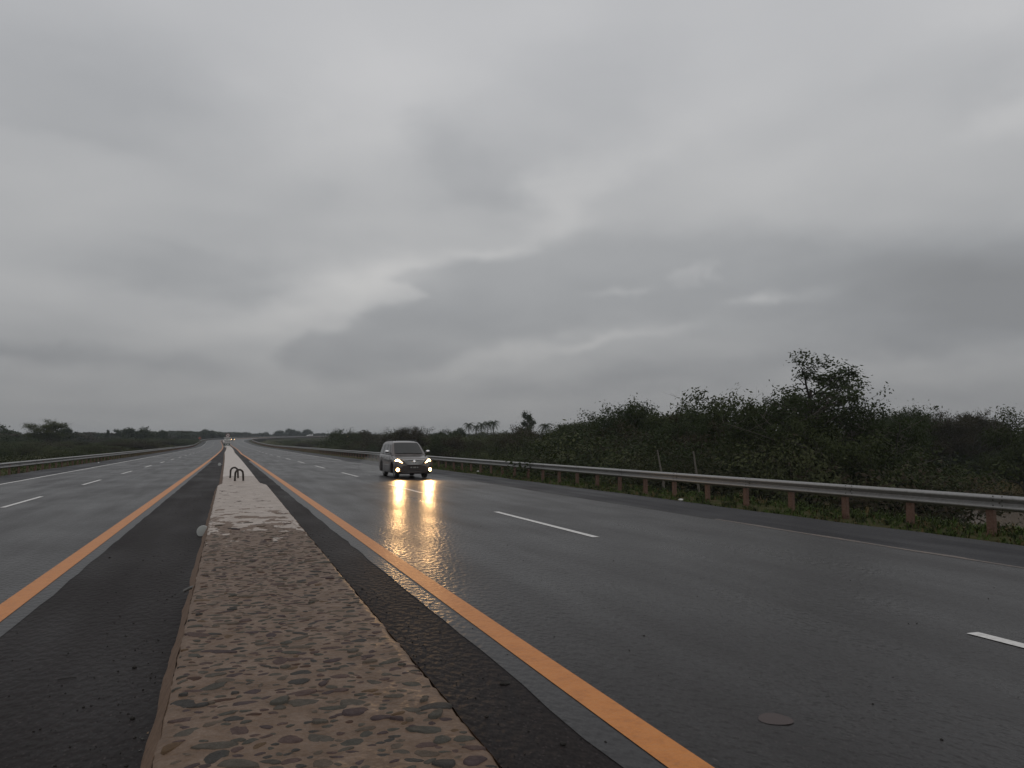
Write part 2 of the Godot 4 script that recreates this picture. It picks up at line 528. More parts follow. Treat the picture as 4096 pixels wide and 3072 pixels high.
# ------------------------------------------------------------------ plants
# a branching skeleton: tubes into wood, tips for the leaves
func grow(wood: Shape, tips: Array, p: Vector3, d: Vector3, length: float, rad: float, level: int, o: Dictionary, r: RandomNumberGenerator) -> void:
	var pts := [p]
	var radii := [rad]
	var q := p
	var dd := d
	var segs := 4 if level < 2 else 3
	for k in segs:
		dd = (dd + Vector3(r.randf_range(-1, 1), r.randf_range(-0.5, 0.9) * o.lift, r.randf_range(-1, 1)) * o.bend).normalized()
		q += dd * length / segs
		pts.append(q)
		radii.append(rad * (1.0 - 0.62 * (k + 1) / segs))
		if level >= o.levels - 1 and k > 0: tips.append(q)
	wood.tube(pts, radii, 6 if level < 2 else 4, false)
	tips.append(q)
	if level >= o.levels: return
	var kids: int = o.kids[level]
	for k in kids:
		var t := lerpf(o.first if level == 0 else 0.35, 1.0, (k + r.randf()) / kids)
		var at := t * segs
		var j := int(minf(at, segs - 0.001))
		var b: Vector3 = pts[j].lerp(pts[j + 1], at - j)
		var a := r.randf() * TAU + k * 2.4
		var side := Vector3(cos(a), 0, sin(a))
		var ax: Vector3 = (pts[j + 1] - pts[j]).normalized()
		var nd: Vector3 = (ax * r.randf_range(0.25, 0.75) + side * o.spread + Vector3.UP * 0.12).normalized()
		grow(wood, tips, b, nd, length * r.randf_range(0.45, 0.72) * o.taper * (1.0 - o.get("cone", 0.0) * (t - 0.4) if level == 0 else 1.0), radii[j] * 0.6, level + 1, o, r)

func leaf(m: Shape, c: Vector3, size: float, out: Vector3, r: RandomNumberGenerator) -> void:
	var n := (out * 0.8 + Vector3(r.randf_range(-1, 1), r.randf_range(-0.3, 1), r.randf_range(-1, 1))).normalized()
	var t := n.cross(Vector3(r.randf_range(-1, 1), r.randf_range(-1, 1), r.randf_range(-1, 1))).normalized()
	if t == Vector3.ZERO: t = Vector3.RIGHT
	var b := n.cross(t)
	var l := size * r.randf_range(0.7, 1.3)
	var w := l * r.randf_range(0.35, 0.6)
	var k := m.v.size()
	m.vert(c - t * l * 0.5, n, Vector2(0, 0))
	m.vert(c + b * w * 0.5 - n * l * 0.06, n, Vector2(0, 1))
	m.vert(c + t * l * 0.5, n, Vector2(1, 1))
	m.vert(c - b * w * 0.5 - n * l * 0.06, n, Vector2(1, 0))
	m.quad(k, k + 1, k + 2, k + 3)

# returns {trunk, crown, height}
func tree_kind(seed_: int, o: Dictionary) -> Dictionary:
	var r := RandomNumberGenerator.new()
	r.seed = seed_
	var wood := Shape.new()
	var crown := Shape.new()
	var tips := []
	for k in o.stems:
		var lean: Vector3 = Vector3(r.randf_range(-1, 1), 0, r.randf_range(-1, 1)) * o.lean
		var foot: Vector3 = Vector3(r.randf_range(-1, 1), 0, r.randf_range(-1, 1)) * o.foot
		grow(wood, tips, foot - Vector3.UP * 0.35, (Vector3.UP + lean).normalized(), o.trunk, o.rad, 0, o, r)
	var mid := Vector3.ZERO
	for t in tips: mid += t
	mid /= maxf(1.0, tips.size())
	var leaves: int = o.leaves
	if leaves > 0:
		var per := float(leaves) / tips.size()
		for t in tips:
			if t.y < o.low: continue
			var n := int(per * r.randf_range(0.4, 1.6))
			var rad: float = o.clump * r.randf_range(0.6, 1.3)
			for k in n:
				var dir := Vector3(r.randfn(), r.randfn() * 0.75, r.randfn()) * 0.55
				var c: Vector3 = t + dir * rad
				if c.y < o.low * 0.6: continue
				leaf(crown, c, o.leaf, (dir.normalized() * 0.5 + (c - mid).normalized() * 0.6), r)
	var ys := []
	for v in (crown.v if leaves > 0 else wood.v): ys.append(v.y)
	ys.sort()
	var top: float = ys[int(ys.size() * (0.993 if leaves > 0 else 0.985))]
	return {"trunk": wood.build(), "crown": crown.build() if leaves > 0 else null, "height": top}

func palm_kind(seed_: int) -> Dictionary:
	var r := RandomNumberGenerator.new()
	r.seed = seed_
	var wood := Shape.new()
	var crown := Shape.new()
	var pts := []
	var rad := []
	for k in 9:
		pts.append(Vector3(0.25 * sin(k * 0.35), k * 1.0 - 0.3, 0.15 * sin(k * 0.5)))
		rad.append(0.2 - 0.010 * k)
	wood.tube(pts, rad, 7, false)
	var top: Vector3 = pts[8]
	for f in 18:
		var a := f * 2.399
		var rise := lerpf(1.15, -0.5, f / 17.0)
		var dir := Vector3(cos(a), rise, sin(a)).normalized()
		var p := top
		var rib := [p]
		for k in 10:
			dir = (dir + Vector3(0, -0.16, 0)).normalized()
			p += dir * 0.28
			rib.append(p)
		for k in range(1, 11):
			var ax: Vector3 = (rib[k] - rib[k - 1]).normalized()
			var side := ax.cross(Vector3.UP).normalized()
			var ln := 0.62 * sin(PI * (0.12 + 0.82 * k / 10.0))
			for sg in [-1.0, 1.0]:
				for h in 2:
					var b: Vector3 = rib[k - 1].lerp(rib[k], 0.5 * h)
					var tip: Vector3 = b + side * sg * ln + ax * 0.22 + Vector3.DOWN * ln * r.randf_range(0.35, 0.8)
					var n: Vector3 = (Vector3.UP + side * sg * 0.4).normalized()
					var i0 := crown.vert(b - ax * 0.045, n)
					crown.vert(b + ax * 0.045, n)
					crown.vert(tip, n)
					crown.tri(i0, i0 + 1, i0 + 2)
		var rr := []
		for k in rib.size(): rr.append(0.03 - 0.0022 * k)
		crown.tube(rib, rr, 4, false)
	var hi := 0.0
	for v in crown.v: hi = maxf(hi, v.y)
	return {"trunk": wood.build(), "crown": crown.build(), "height": hi}

var KIND := {}

func make_kinds() -> void:
	KIND.open_tall = tree_kind(4, {"stems": 1, "lean": 0.08, "foot": 0.0, "cone": 0.9, "trunk": 6.4, "rad": 0.16, "levels": 3, "kids": [15, 6, 4], "first": 0.2, "lift": 0.6, "bend": 0.17, "spread": 0.9, "taper": 0.86, "leaves": 8200, "low": 1.3, "clump": 0.26, "leaf": 0.14})
	KIND.open_low = tree_kind(12, {"stems": 2, "lean": 0.25, "foot": 0.2, "trunk": 4.2, "rad": 0.10, "levels": 3, "kids": [7, 5, 3], "first": 0.3, "lift": 0.5, "bend": 0.22, "spread": 0.9, "taper": 0.85, "leaves": 9000, "low": 1.0, "clump": 0.36, "leaf": 0.15})
	KIND.round_a = tree_kind(21, {"stems": 1, "lean": 0.1, "foot": 0.0, "trunk": 4.0, "rad": 0.17, "levels": 3, "kids": [9, 6, 4], "first": 0.25, "lift": 0.4, "bend": 0.2, "spread": 1.15, "taper": 1.0, "leaves": 14000, "low": 0.8, "clump": 0.55, "leaf": 0.19})
	KIND.round_b = tree_kind(22, {"stems": 1, "lean": 0.15, "foot": 0.0, "trunk": 4.6, "rad": 0.17, "levels": 3, "kids": [10, 6, 4], "first": 0.3, "lift": 0.6, "bend": 0.22, "spread": 0.95, "taper": 0.95, "leaves": 14000, "low": 0.8, "clump": 0.55, "leaf": 0.19})
	KIND.round_c = tree_kind(23, {"stems": 2, "lean": 0.3, "foot": 0.4, "trunk": 3.6, "rad": 0.14, "levels": 3, "kids": [7, 6, 4], "first": 0.2, "lift": 0.4, "bend": 0.22, "spread": 1.1, "taper": 1.0, "leaves": 14000, "low": 0.5, "clump": 0.6, "leaf": 0.19})
	KIND.tall = tree_kind(33, {"stems": 1, "lean": 0.12, "foot": 0.0, "cone": 0.5, "trunk": 8.0, "rad": 0.2, "levels": 3, "kids": [12, 5, 4], "first": 0.35, "lift": 0.6, "bend": 0.12, "spread": 0.7, "taper": 0.45, "leaves": 5500, "low": 2.5, "clump": 0.6, "leaf": 0.3})
	KIND.bare = tree_kind(41, {"stems": 1, "lean": 0.1, "foot": 0.0, "trunk": 4.6, "rad": 0.11, "levels": 4, "kids": [8, 5, 4, 3], "first": 0.35, "lift": 0.7, "bend": 0.18, "spread": 0.75, "taper": 0.9, "leaves": 0, "low": 0.0, "clump": 0.0, "leaf": 0.0})
	KIND.shrub_a = tree_kind(51, {"stems": 7, "lean": 0.7, "foot": 0.5, "trunk": 1.5, "rad": 0.04, "levels": 2, "kids": [5, 4], "first": 0.15, "lift": 0.4, "bend": 0.25, "spread": 1.0, "taper": 1.0, "leaves": 9500, "low": 0.0, "clump": 0.34, "leaf": 0.085})
	KIND.shrub_b = tree_kind(52, {"stems": 9, "lean": 0.9, "foot": 0.8, "trunk": 1.2, "rad": 0.035, "levels": 2, "kids": [5, 4], "first": 0.1, "lift": 0.3, "bend": 0.28, "spread": 1.1, "taper": 1.1, "leaves": 9500, "low": 0.0, "clump": 0.36, "leaf": 0.085})
	KIND.shrub_c = tree_kind(53, {"stems": 5, "lean": 0.5, "foot": 0.5, "trunk": 2.0, "rad": 0.04, "levels": 2, "kids": [6, 4], "first": 0.15, "lift": 0.5, "bend": 0.25, "spread": 0.9, "taper": 0.9, "leaves": 9000, "low": 0.0, "clump": 0.34, "leaf": 0.085})
	KIND.far_a = tree_kind(61, {"stems": 1, "lean": 0.1, "foot": 0.0, "trunk": 5.0, "rad": 0.2, "levels": 2, "kids": [10, 7], "first": 0.2, "lift": 0.4, "bend": 0.22, "spread": 1.2, "taper": 1.0, "leaves": 3000, "low": 0.5, "clump": 1.0, "leaf": 0.65})
	KIND.far_b = tree_kind(62, {"stems": 3, "lean": 0.4, "foot": 1.6, "trunk": 4.2, "rad": 0.16, "levels": 2, "kids": [7, 6], "first": 0.1, "lift": 0.4, "bend": 0.22, "spread": 1.2, "taper": 1.0, "leaves": 3400, "low": 0.3, "clump": 1.0, "leaf": 0.65})
	KIND.palm = palm_kind(71)

# a plant whose top stands at the picture height top (photograph pixels) when seen from the median
func plant(kind: String, called: String, px: float, top: float, depth: float, width: float, leafm: int, turn: float, label: String, category: String, group := "") -> Node3D:
	var base := at_px(px, depth)
	var lie := station(base.x, base.z)
	if lie.x < 900.0 and lie.y > -15.5 and lie.y < 18.5: return null      # never on the road or its verges
	var k: Dictionary = KIND[kind]
	var hi := EYE + (1767.0 - top) / SIGHT * depth - base.y
	hi = maxf(hi, 0.5)
	var sy: float = hi / k.height
	var sx := sy * width
	var o := thing(called, label, category, base, turn, group)
	o.scale = Vector3(sx, sy, sx)
	var bark: Material = M.pale_bark if kind == "bare" else M.bark
	part("trunk" if not kind.begins_with("shrub") else "stems", k.trunk, bark, o)
	if k.crown: part("crown" if not kind.begins_with("shrub") else "foliage", k.crown, M.leaf[leafm], o)
	return o

func zone(px: float) -> String:
	if px < 1700.0: return "behind and left of the people carrier"
	if px < 2080.0: return "below the row of palms"
	if px < 2440.0: return "right of the tall crooked tree"
	if px < 2740.0: return "below the high dark clump"
	if px < 3000.0: return "below the bare pale tree"
	if px < 3480.0: return "below the tallest tree"
	return "at the back of the clearing on the right"

func make_plants() -> void:
	make_kinds()
	rng.seed = 77
	# --- trees one can tell apart behind the right guardrail
	plant("open_tall", "open_crowned_tree", 3240, 1432, 36, 1.15, 0, 0.6, "tallest tree of the scene, open leafy crown with sky showing through its branches", "tree")
	plant("open_low", "open_crowned_tree", 3075, 1572, 40, 0.95, 1, 2.2, "thin leafy tree leaning out left of the tallest tree", "tree")
	plant("open_low", "open_crowned_tree", 2975, 1615, 44, 0.9, 0, 4.0, "thin leafy tree between the bare tree and the tallest tree", "tree")
	plant("open_low", "open_crowned_tree", 3420, 1612, 38, 0.8, 0, 1.2, "small leafy tree touching the right side of the tallest tree", "tree")
	plant("open_low", "open_crowned_tree", 3330, 1660, 33, 1.0, 1, 0.2, "low leafy tree under the right half of the tallest tree", "tree")
	plant("open_low", "open_crowned_tree", 2915, 1640, 47, 0.8, 0, 5.0, "thin leafy tree right in front of the bare pale tree", "tree")
	plant("bare", "bare_tree", 2865, 1572, 60, 1.0, 0, 0.4, "pale leafless tree with fine twigs left of the tallest tree", "tree")
	plant("bare", "bare_tree", 2925, 1578, 66, 0.8, 0, 2.4, "second leafless tree, slimmer, close behind the pale bare tree", "tree")
	plant("round_b", "broadleaf_tree", 2505, 1618, 56, 0.85, 0, 0.0, "dark broadleaf tree at the left end of the high dark clump", "tree")
	plant("round_a", "broadleaf_tree", 2625, 1616, 54, 0.95, 1, 1.0, "wide dark broadleaf tree in the middle of the high dark clump", "tree")
	plant("round_c", "broadleaf_tree", 2700, 1655, 52, 0.9, 0, 2.0, "rounded dark tree at the right end of the high dark clump", "tree")
	plant("open_low", "broadleaf_tree", 2765, 1668, 52, 0.8, 4, 3.0, "sparse brownish tree between the high dark clump and the bare tree", "tree")
	plant("round_b", "broadleaf_tree", 2835, 1660, 50, 0.8, 0, 4.0, "dark leafy tree below the bare pale tree", "tree")
	plant("tall", "tall_tree", 2103, 1650, 135, 0.8, 0, 0.5, "tall crooked tree standing alone above the wood right of the palms", "tree")
	plant("bare", "bare_tree", 2152, 1682, 132, 0.7, 0, 1.0, "half bare tree beside the tall crooked tree", "tree")
	plant("palm", "palm_tree", 2182, 1692, 132, 0.9, 0, 0.7, "palm tree just right of the tall crooked tree", "palm")
	var palms := [[1874, 1690, "leftmost palm of the row of palms above the wood"], [1906, 1699, "short palm second from the left in the row of palms"], [1929, 1689, "palm in the middle of the row of palms above the wood"], [1953, 1685, "palm second from the right in the row of palms"], [1974, 1681, "rightmost palm of the row of palms above the wood"]]
	for k in palms.size():
		plant("palm", "palm_tree", palms[k][0], palms[k][1], 168 + k * 2, 0.75, 0, k * 1.3, palms[k][2], "palm", "row of palms above the wood")
	plant("far_a", "broadleaf_tree", 1832, 1716, 165, 0.6, 0, 0.3, "rounded tree just left of the row of palms", "tree")
	plant("round_a", "broadleaf_tree", 1745, 1722, 150, 0.9, 0, 1.9, "dome shaped tree right above the car's right mirror", "tree")
	plant("round_b", "broadleaf_tree", 1640, 1709, 118, 1.0, 4, 2.2, "broad dark tree behind the car's roof", "tree")
	plant("round_c", "broadleaf_tree", 1590, 1718, 125, 1.1, 4, 4.2, "low wide tree left above the car's roof", "tree")
	plant("bare", "bare_tree", 1520, 1706, 150, 0.8, 0, 3.0, "pale half bare tree rising above the hedge left of the car", "tree")
	plant("far_b", "broadleaf_tree", 1370, 1722, 205, 0.75, 0, 0.1, "round dark tree where the far road disappears", "tree")
	plant("far_a", "broadleaf_tree", 1450, 1724, 190, 0.8, 4, 0.9, "brownish round tree right of where the far road disappears", "tree")
	plant("round_a", "broadleaf_tree", 3540, 1646, 64, 0.75, 0, 0.9, "dark compact round tree right of the tallest tree", "tree")
	plant("round_b", "broadleaf_tree", 3625, 1643, 80, 0.8, 1, 1.9, "loose leafy tree second right of the tallest tree", "tree")
	plant("open_low", "broadleaf_tree", 3790, 1655, 84, 0.8, 4, 2.9, "sparse tree with tufted twigs on the right skyline", "tree")
	plant("open_low", "broadleaf_tree", 3852, 1650, 86, 0.7, 4, 3.9, "sparse tufted tree, right one of a pair on the right skyline", "tree")
	plant("round_c", "broadleaf_tree", 4105, 1650, 52, 0.8, 1, 4.9, "dense tree cut by the right edge of the picture", "tree")
	# --- the wood itself: trees nothing tells apart
	var wood := [[2210, 1703, 98, 1], [2265, 1694, 110, 3], [2330, 1682, 92, 0], [2400, 1680, 76, 1], [2452, 1672, 66, 0], [2060, 1715, 120, 0], [2140, 1712, 112, 4], [1990, 1730, 140, 4], [1920, 1732, 138, 0], [1875, 1734, 140, 4], [2560, 1640, 62, 0],
		[1690, 1734, 135, 4], [2870, 1680, 48, 0], [3700, 1662, 82, 4], [3745, 1676, 90, 0], [3905, 1680, 94, 4], [3965, 1678, 97, 0], [4030, 1694, 92, 4], [3580, 1672, 90, 4], [3660, 1690, 96, 0], [3480, 1668, 70, 0], [3280, 1720, 60, 0], [3140, 1700, 58, 4], [3380, 1710, 66, 4], [2780, 1700, 46, 4], [2660, 1690, 46, 0], [2545, 1700, 48, 4], [2440, 1715, 52, 0], [2350, 1722, 58, 4], [2250, 1730, 64, 0], [2150, 1738, 74, 4], [2050, 1740, 84, 4], [1950, 1746, 92, 4], [1850, 1745, 96, 4], [1770, 1748, 100, 0], [3820, 1700, 88, 4], [4090, 1715, 80, 0]]
	for k in wood.size():
		var w: Array = wood[k]
		plant(["round_a", "round_b", "round_c"][k % 3], "wood_tree", w[0], w[1], w[2], rng.randf_range(0.85, 1.15), w[3] if w[3] != 3 else 3, rng.randf() * TAU, "dark tree of the closed wood " + zone(w[0]), "tree", "trees of the wood behind the right guardrail")
	# --- thicket below the wood
	var bush := []
	var px := 1350.0
	while px < 3560.0:
		for row in 3:
			var far := lerpf(150.0, 34.0, smoothstep(1350.0, 2500.0, px)) + row * 9.0 + rng.randf_range(-3, 3)
			var top := lerpf(1772.0, 1795.0, smoothstep(1350.0, 2700.0, px)) - row * 20.0 + rng.randf_range(-14, 14)
			bush.append([px + rng.randf_range(-25, 25), top, far])
		px += lerpf(50.0, 95.0, smoothstep(1400.0, 2600.0, px))
	px = 3480.0
	while px < 4200.0:
		bush.append([px + rng.randf_range(-20, 20), rng.randf_range(1840, 1868) - (12.0 if px > 3800 else 0.0), rng.randf_range(78, 90)])
		bush.append([px + rng.randf_range(-20, 20), rng.randf_range(1790, 1822), rng.randf_range(84, 96)])
		bush.append([px + rng.randf_range(-20, 20), rng.randf_range(1745, 1785), rng.randf_range(96, 112)])
		px += 62.0
	for b in [[3520, 1872, 38], [3590, 1862, 42], [3660, 1880, 40], [3470, 1850, 36], [3400, 1845, 33], [3560, 1905, 33], [3640, 1912, 33], [3300, 1838, 32], [2730, 1838, 36], [2480, 1815, 40], [2610, 1830, 36]]: bush.append(b)
	for k in bush.size():
		var b: Array = bush[k]
		plant(["shrub_a", "shrub_b", "shrub_c"][k % 3], "thicket_shrub", b[0], b[1], b[2], rng.randf_range(0.75, 1.35), [0, 1, 3, 4, 2][rng.randi() % 5], rng.randf() * TAU, "dark leafy shrub of the thicket " + zone(b[0]), "shrub", "shrubs of the thicket behind the right guardrail")
	# pale stems
	var sticks := [[2660, 1800, 1900, 33.0, -0.35, "leaning pale dead trunk behind the guardrail, left of the two"], [2795, 1805, 1885, 32.0, -0.25, "leaning pale dead trunk behind the guardrail, right of the two"], [3452, 1752, 1832, 60.0, 0.02, "slender white stem right of the tallest tree"]]
	for k in sticks.size():
		var st: Array = sticks[k]
		var b := at_px(st[0], st[3])
		var t := Vector3(b.x + st[4], EYE + (1767.0 - st[1]) / SIGHT * st[3], b.z)
		var sh := Shape.new()
		var mid := b.lerp(t, 0.5) + Vector3(0.06, 0, 0)
		sh.tube([Vector3(0, -0.3, 0), mid - b, t - b], [0.07, 0.055, 0.03], 6)
		sh.tube([mid - b, mid - b + Vector3(-0.25, 0.35, 0.1)], [0.03, 0.012], 5)
		var o := part("dead_tree", sh.build(), M.pale_bark)
		o.position = b
		meta(o, st[5], "dead tree")
	# --- left side
	plant("round_a", "broadleaf_tree", 190, 1684, 140, 1.1, 3, 0.4, "large pale green bushy tree beyond the left guardrail", "tree")
	plant("far_b", "broadleaf_tree", 25, 1706, 190, 1.3, 0, 1.4, "wide dark dome of trees at the left edge of the picture", "tree")
	plant("far_a", "broadleaf_tree", -60, 1712, 180, 1.2, 0, 2.4, "dark tree mostly cut by the left edge of the picture", "tree")
	plant("far_a", "broadleaf_tree", 262, 1712, 200, 0.8, 0, 0.7, "dark tree close behind the right side of the pale bushy tree", "tree")
	plant("tall", "tall_tree", 430, 1720, 260, 0.8, 0, 0.5, "narrow tree poking above the left hedge", "tree")
	plant("far_a", "broadleaf_tree", 510, 1713, 270, 1.0, 0, 1.1, "left half of the wide dark tree pair on the left skyline", "tree")
	plant("far_b", "broadleaf_tree", 585, 1711, 275, 0.9, 0, 2.1, "right half of the wide dark tree pair on the left skyline", "tree")
	plant("far_a", "broadleaf_tree", 655, 1722, 300, 0.7, 0, 3.1, "small round tree right of the wide dark tree pair", "tree")
	plant("far_a", "broadleaf_tree", 828, 1718, 460, 0.8, 0, 4.1, "tree with a high rounded top left of the road sign", "tree")
	plant("far_b", "broadleaf_tree", 735, 1727, 380, 1.0, 0, 5.1, "low wide tree left of the orange warning sign", "tree")
	var farline := [[985, 1730], [1062, 1729], [1122, 1722], [1163, 1716], [1196, 1724], [1230, 1718], [1290, 1732]]
	var where := ["small tree beside the road sign beyond the far road", "low tree left of the far road's middle", "left tree of the high clump beyond the far road", "highest tree of the clump beyond the far road", "gap tree in the clump beyond the far road", "right tree of the high clump beyond the far road", "low tree at the right end of the far road"]
	for k in farline.size():
		plant("far_a", "far_tree", farline[k][0], farline[k][1], 680, 0.9, 0, k * 1.1, where[k], "tree", "trees beyond the far road")
	var hedge := []
	px = -80.0
	while px < 1000.0:
		var far := lerpf(150.0, 420.0, clampf(px / 800.0, 0.0, 1.0))
		for row in 2:
			hedge.append([px + rng.randf_range(-12, 12), lerpf(1738, 1729, clampf(px / 600.0, 0.0, 1.0)) + row * 16 + rng.randf_range(-5, 6), far * (1.12 - row * 0.1)])
		px += 26.0
	px = 930.0
	while px < 2300.0:
		hedge.append([px, 1737.0 + rng.randf_range(-4, 3), 690.0])
		px += 24.0
	px = 690.0
	while px < 1010.0:
		hedge.append([px, 1731.0 + rng.randf_range(-6, 5), 670.0])
		hedge.append([px + 9.0, 1742.0 + rng.randf_range(-4, 4), 655.0])
		px += 20.0
	for k in hedge.size():
		var h: Array = hedge[k]
		plant(["far_a", "far_b"][k % 2], "hedge_tree", h[0], h[1], h[2], rng.randf_range(2.2, 3.2), [0, 0, 4][k % 3], rng.randf() * TAU, "low tree in the dark tree belt along the horizon", "tree", "tree belt along the horizon")
	var low := []
	for k in 70:
		var x := rng.randf_range(-60, 760)
		var dd := rng.randf_range(75, 175)
		low.append([x, 1767.0 + 3100.0 * (EYE + 0.1) / dd - rng.randf_range(25, 45), dd])
	for k in 60:                                 # rough growth inside the bend
		var x := rng.randf_range(1040, 1500)
		var dd := rng.randf_range(230, 420)
		low.append([x, 1767.0 + 3100.0 * 0.9 / dd - rng.randf_range(6, 20), dd])
	for k in 90:                                 # growth between the left guardrail and the tree belt, farther on
		var x := rng.randf_range(430, 900)
		var dd := rng.randf_range(190, 420)
		low.append([x, 1767.0 - 3100.0 * 0.55 / dd - rng.randf_range(0, 9), dd])
	for k in low.size():
		var b: Array = low[k]
		var lf := rng.randi() % 5
		plant(["shrub_a", "shrub_b"][k % 2], "field_shrub", b[0], b[1], b[2], rng.randf_range(1.6, 2.6), lf, rng.randf() * TAU, "low shrub in the rough field beside the road", "shrub", "shrubs of the rough fields beside the road")

# ------------------------------------------------------------------ grass on the verges
func tuft(seed_: int, blades: int, h: float) -> ArrayMesh:
	var r := RandomNumberGenerator.new()
	r.seed = seed_
	var m := Shape.new()
	for k in blades:
		var a := r.randf() * TAU
		var b := Vector3(cos(a), 0, sin(a)) * r.randf() * 0.06
		var d := Vector3(cos(a), 0, sin(a)) * r.randf_range(0.2, 0.9)
		var hh := h * r.randf_range(0.5, 1.2)
		var side := Vector3(-sin(a), 0, cos(a)) * r.randf_range(0.006, 0.012)
		var n := (Vector3.UP * 0.6 + d).normalized()
		var i0 := m.vert(b - side, n)
		m.vert(b + side, n)
		m.vert(b + side * 0.7 + Vector3.UP * hh * 0.7 + d * hh * 0.35, n)
		m.vert(b - side * 0.7 + Vector3.UP * hh * 0.7 + d * hh * 0.35, n)
		m.vert(b + Vector3.UP * hh * 0.9 + d * hh * 0.9, n)
		m.quad(i0, i0 + 1, i0 + 2, i0 + 3)
		m.tri(i0 + 3, i0 + 2, i0 + 4)
	return m.build()

func verge_y(s: float, u: float) -> float:
	var right := u > 0.0
	var edge := 12.75 + drift_r(s) if right else -11.15
	var off := absf(u - edge)
	var y := P(s, u).y - 0.10 - 0.05 * smoothstep(0.0, 0.5, off) + n_small.get_noise_2d(s * 1.6, u * 1.6) * 0.07 * smoothstep(0.0, 0.4, off)
	if off > 2.2:
		var p := P(s, u)
		y = lerpf(y, ground(p.x, p.z) + 0.12, smoothstep(2.2, 8.5, off))
	return y

func verge(right: bool, s1: float) -> ArrayMesh:
	var m := Shape.new()
	var ss := stations(-20.0, s1, 1.0)
	var cols := 14
	for k in ss.size():
		var s := ss[k]
		for c in cols + 1:
			var off := -0.25 + pow(float(c) / cols, 1.5) * 11.5
			var u := (12.75 + drift_r(s) + off) if right else (-11.15 - off)
			var p := P(s, u)
			p.y = verge_y(s, u) if off > 0.0 else p.y - 0.16
			if c == cols: p.y -= 0.6
			m.vert(p, Vector3.UP, Vector2(u, s))
		if k > 0:
			var q := (k - 1) * (cols + 1)
			for c in cols: m.quad(q + c, q + cols + 1 + c, q + cols + 2 + c, q + c + 1)
	for k in ss.size():
		for c in cols + 1:
			var i0 := k * (cols + 1) + c
			var a := m.v[k * (cols + 1) + mini(c + 1, cols)] - m.v[k * (cols + 1) + maxi(c - 1, 0)]
			var b := m.v[mini(k + 1, ss.size() - 1) * (cols + 1) + c] - m.v[maxi(k - 1, 0) * (cols + 1) + c]
			var n := a.cross(b).normalized()
			m.n[i0] = n if n.y > 0 else -n
	return m.build()

func scatter(called: String, label: String, mesh: Mesh, mat: Material, spots: Array) -> void:
	var mm := MultiMesh.new()
	mm.transform_format = MultiMesh.TRANSFORM_3D
	mm.mesh = mesh
	mm.instance_count = spots.size()
	for k in spots.size(): mm.set_instance_transform(k, spots[k])
	var o := MultiMeshInstance3D.new()
	o.name = numbered(called)
	o.multimesh = mm
	o.material_override = mat
	add_child(o, true)
	meta(o, label, "grass", "", "stuff")

func make_grass() -> void:
	rng.seed = 5
	var a := []
	var b := []
	var c := []
	for k in 13000:
		var right := k < 8500
		var s := (4.0 + 62.0 * pow(rng.randf(), 1.4)) if right else (22.0 + 120.0 * rng.randf())
		var off := pow(rng.randf(), 1.5) * (7.0 if right else 6.0) + 0.03
		var u := (12.75 + drift_r(s) + off) if right else (-11.15 - off)
		if n_small.get_noise_2d(s * 0.7, u * 0.9) < -0.12 and off < 2.6: continue
		var p := P(s, u)
		p.y = verge_y(s, u) - 0.01
		var sc := rng.randf_range(0.5, 1.25) * (1.0 if off > 0.6 else 0.7) * (1.8 if off > 3.5 else 1.0)
		var t := Transform3D(Basis(Vector3.UP, rng.randf() * TAU).scaled(Vector3(sc, sc * rng.randf_range(0.7, 1.2), sc)), p)
		var pick := rng.randf()
		if pick < 0.62: a.append(t)
		elif pick < 0.82: c.append(t)
		else: b.append(t)
	scatter("verge_grass", "short green grass along the guardrails", tuft(1, 16, 0.15), M.grass, a)
	scatter("dry_verge_grass", "dry brown grass mixed into the verges", tuft(2, 12, 0.17), M.dry_grass, b)
	scatter("verge_weeds", "dark green weeds along the verges", tuft(3, 14, 0.2), M.leaf[1], c)
	# taller field grass on the left and in the clearing on the right
	var f := []
	var dry := []
	for k in 9000:
		var left := k < 6500
		var px := rng.randf_range(-120, 900) if left else rng.randf_range(3450, 4250)
		var d := rng.randf_range(60, 230) if left else rng.randf_range(26, 75)
		var p := at_px(px, d)
		var su := station(p.x, p.z)
		if su.y > -15.0 and su.y < 16.0: continue
		if not left and Vector2(p.x - 23.5, p.z + 39.0).length() < 9.0: continue
		var sc := rng.randf_range(2.2, 4.2) if left else rng.randf_range(1.2, 2.6)
		(f if left else dry).append(Transform3D(Basis(Vector3.UP, rng.randf() * TAU).scaled(Vector3(sc * 1.3, sc * 0.8, sc * 1.3)), p - Vector3(0, 0.05, 0)))
	scatter("clearing_grass", "dry brownish grass of the clearing behind the right guardrail", tuft(6, 18, 0.2), M.dry_grass, dry)
	scatter("field_grass", "rough tall grass of the fields", tuft(4, 18, 0.2), M.leaf[3], f)

# ------------------------------------------------------------------ ground, road, median
func grid_normals(m: Shape, rows: int, cols: int) -> void:
	for k in rows:
		for c in cols:
			var a := m.v[k * cols + mini(c + 1, cols - 1)] - m.v[k * cols + maxi(c - 1, 0)]
			var b := m.v[mini(k + 1, rows - 1) * cols + c] - m.v[maxi(k - 1, 0) * cols + c]
			var n := a.cross(b).normalized()
			m.n[k * cols + c] = n if n.y > 0 else -n

func axis(near: float, step: float, far: float, grow_: float) -> PackedFloat32Array:
	var r := PackedFloat32Array([0.0])
	var x := 0.0
	var st := step
	while x < far:
		if x > near: st *= grow_
		x += st
		r.append(x)
	return r

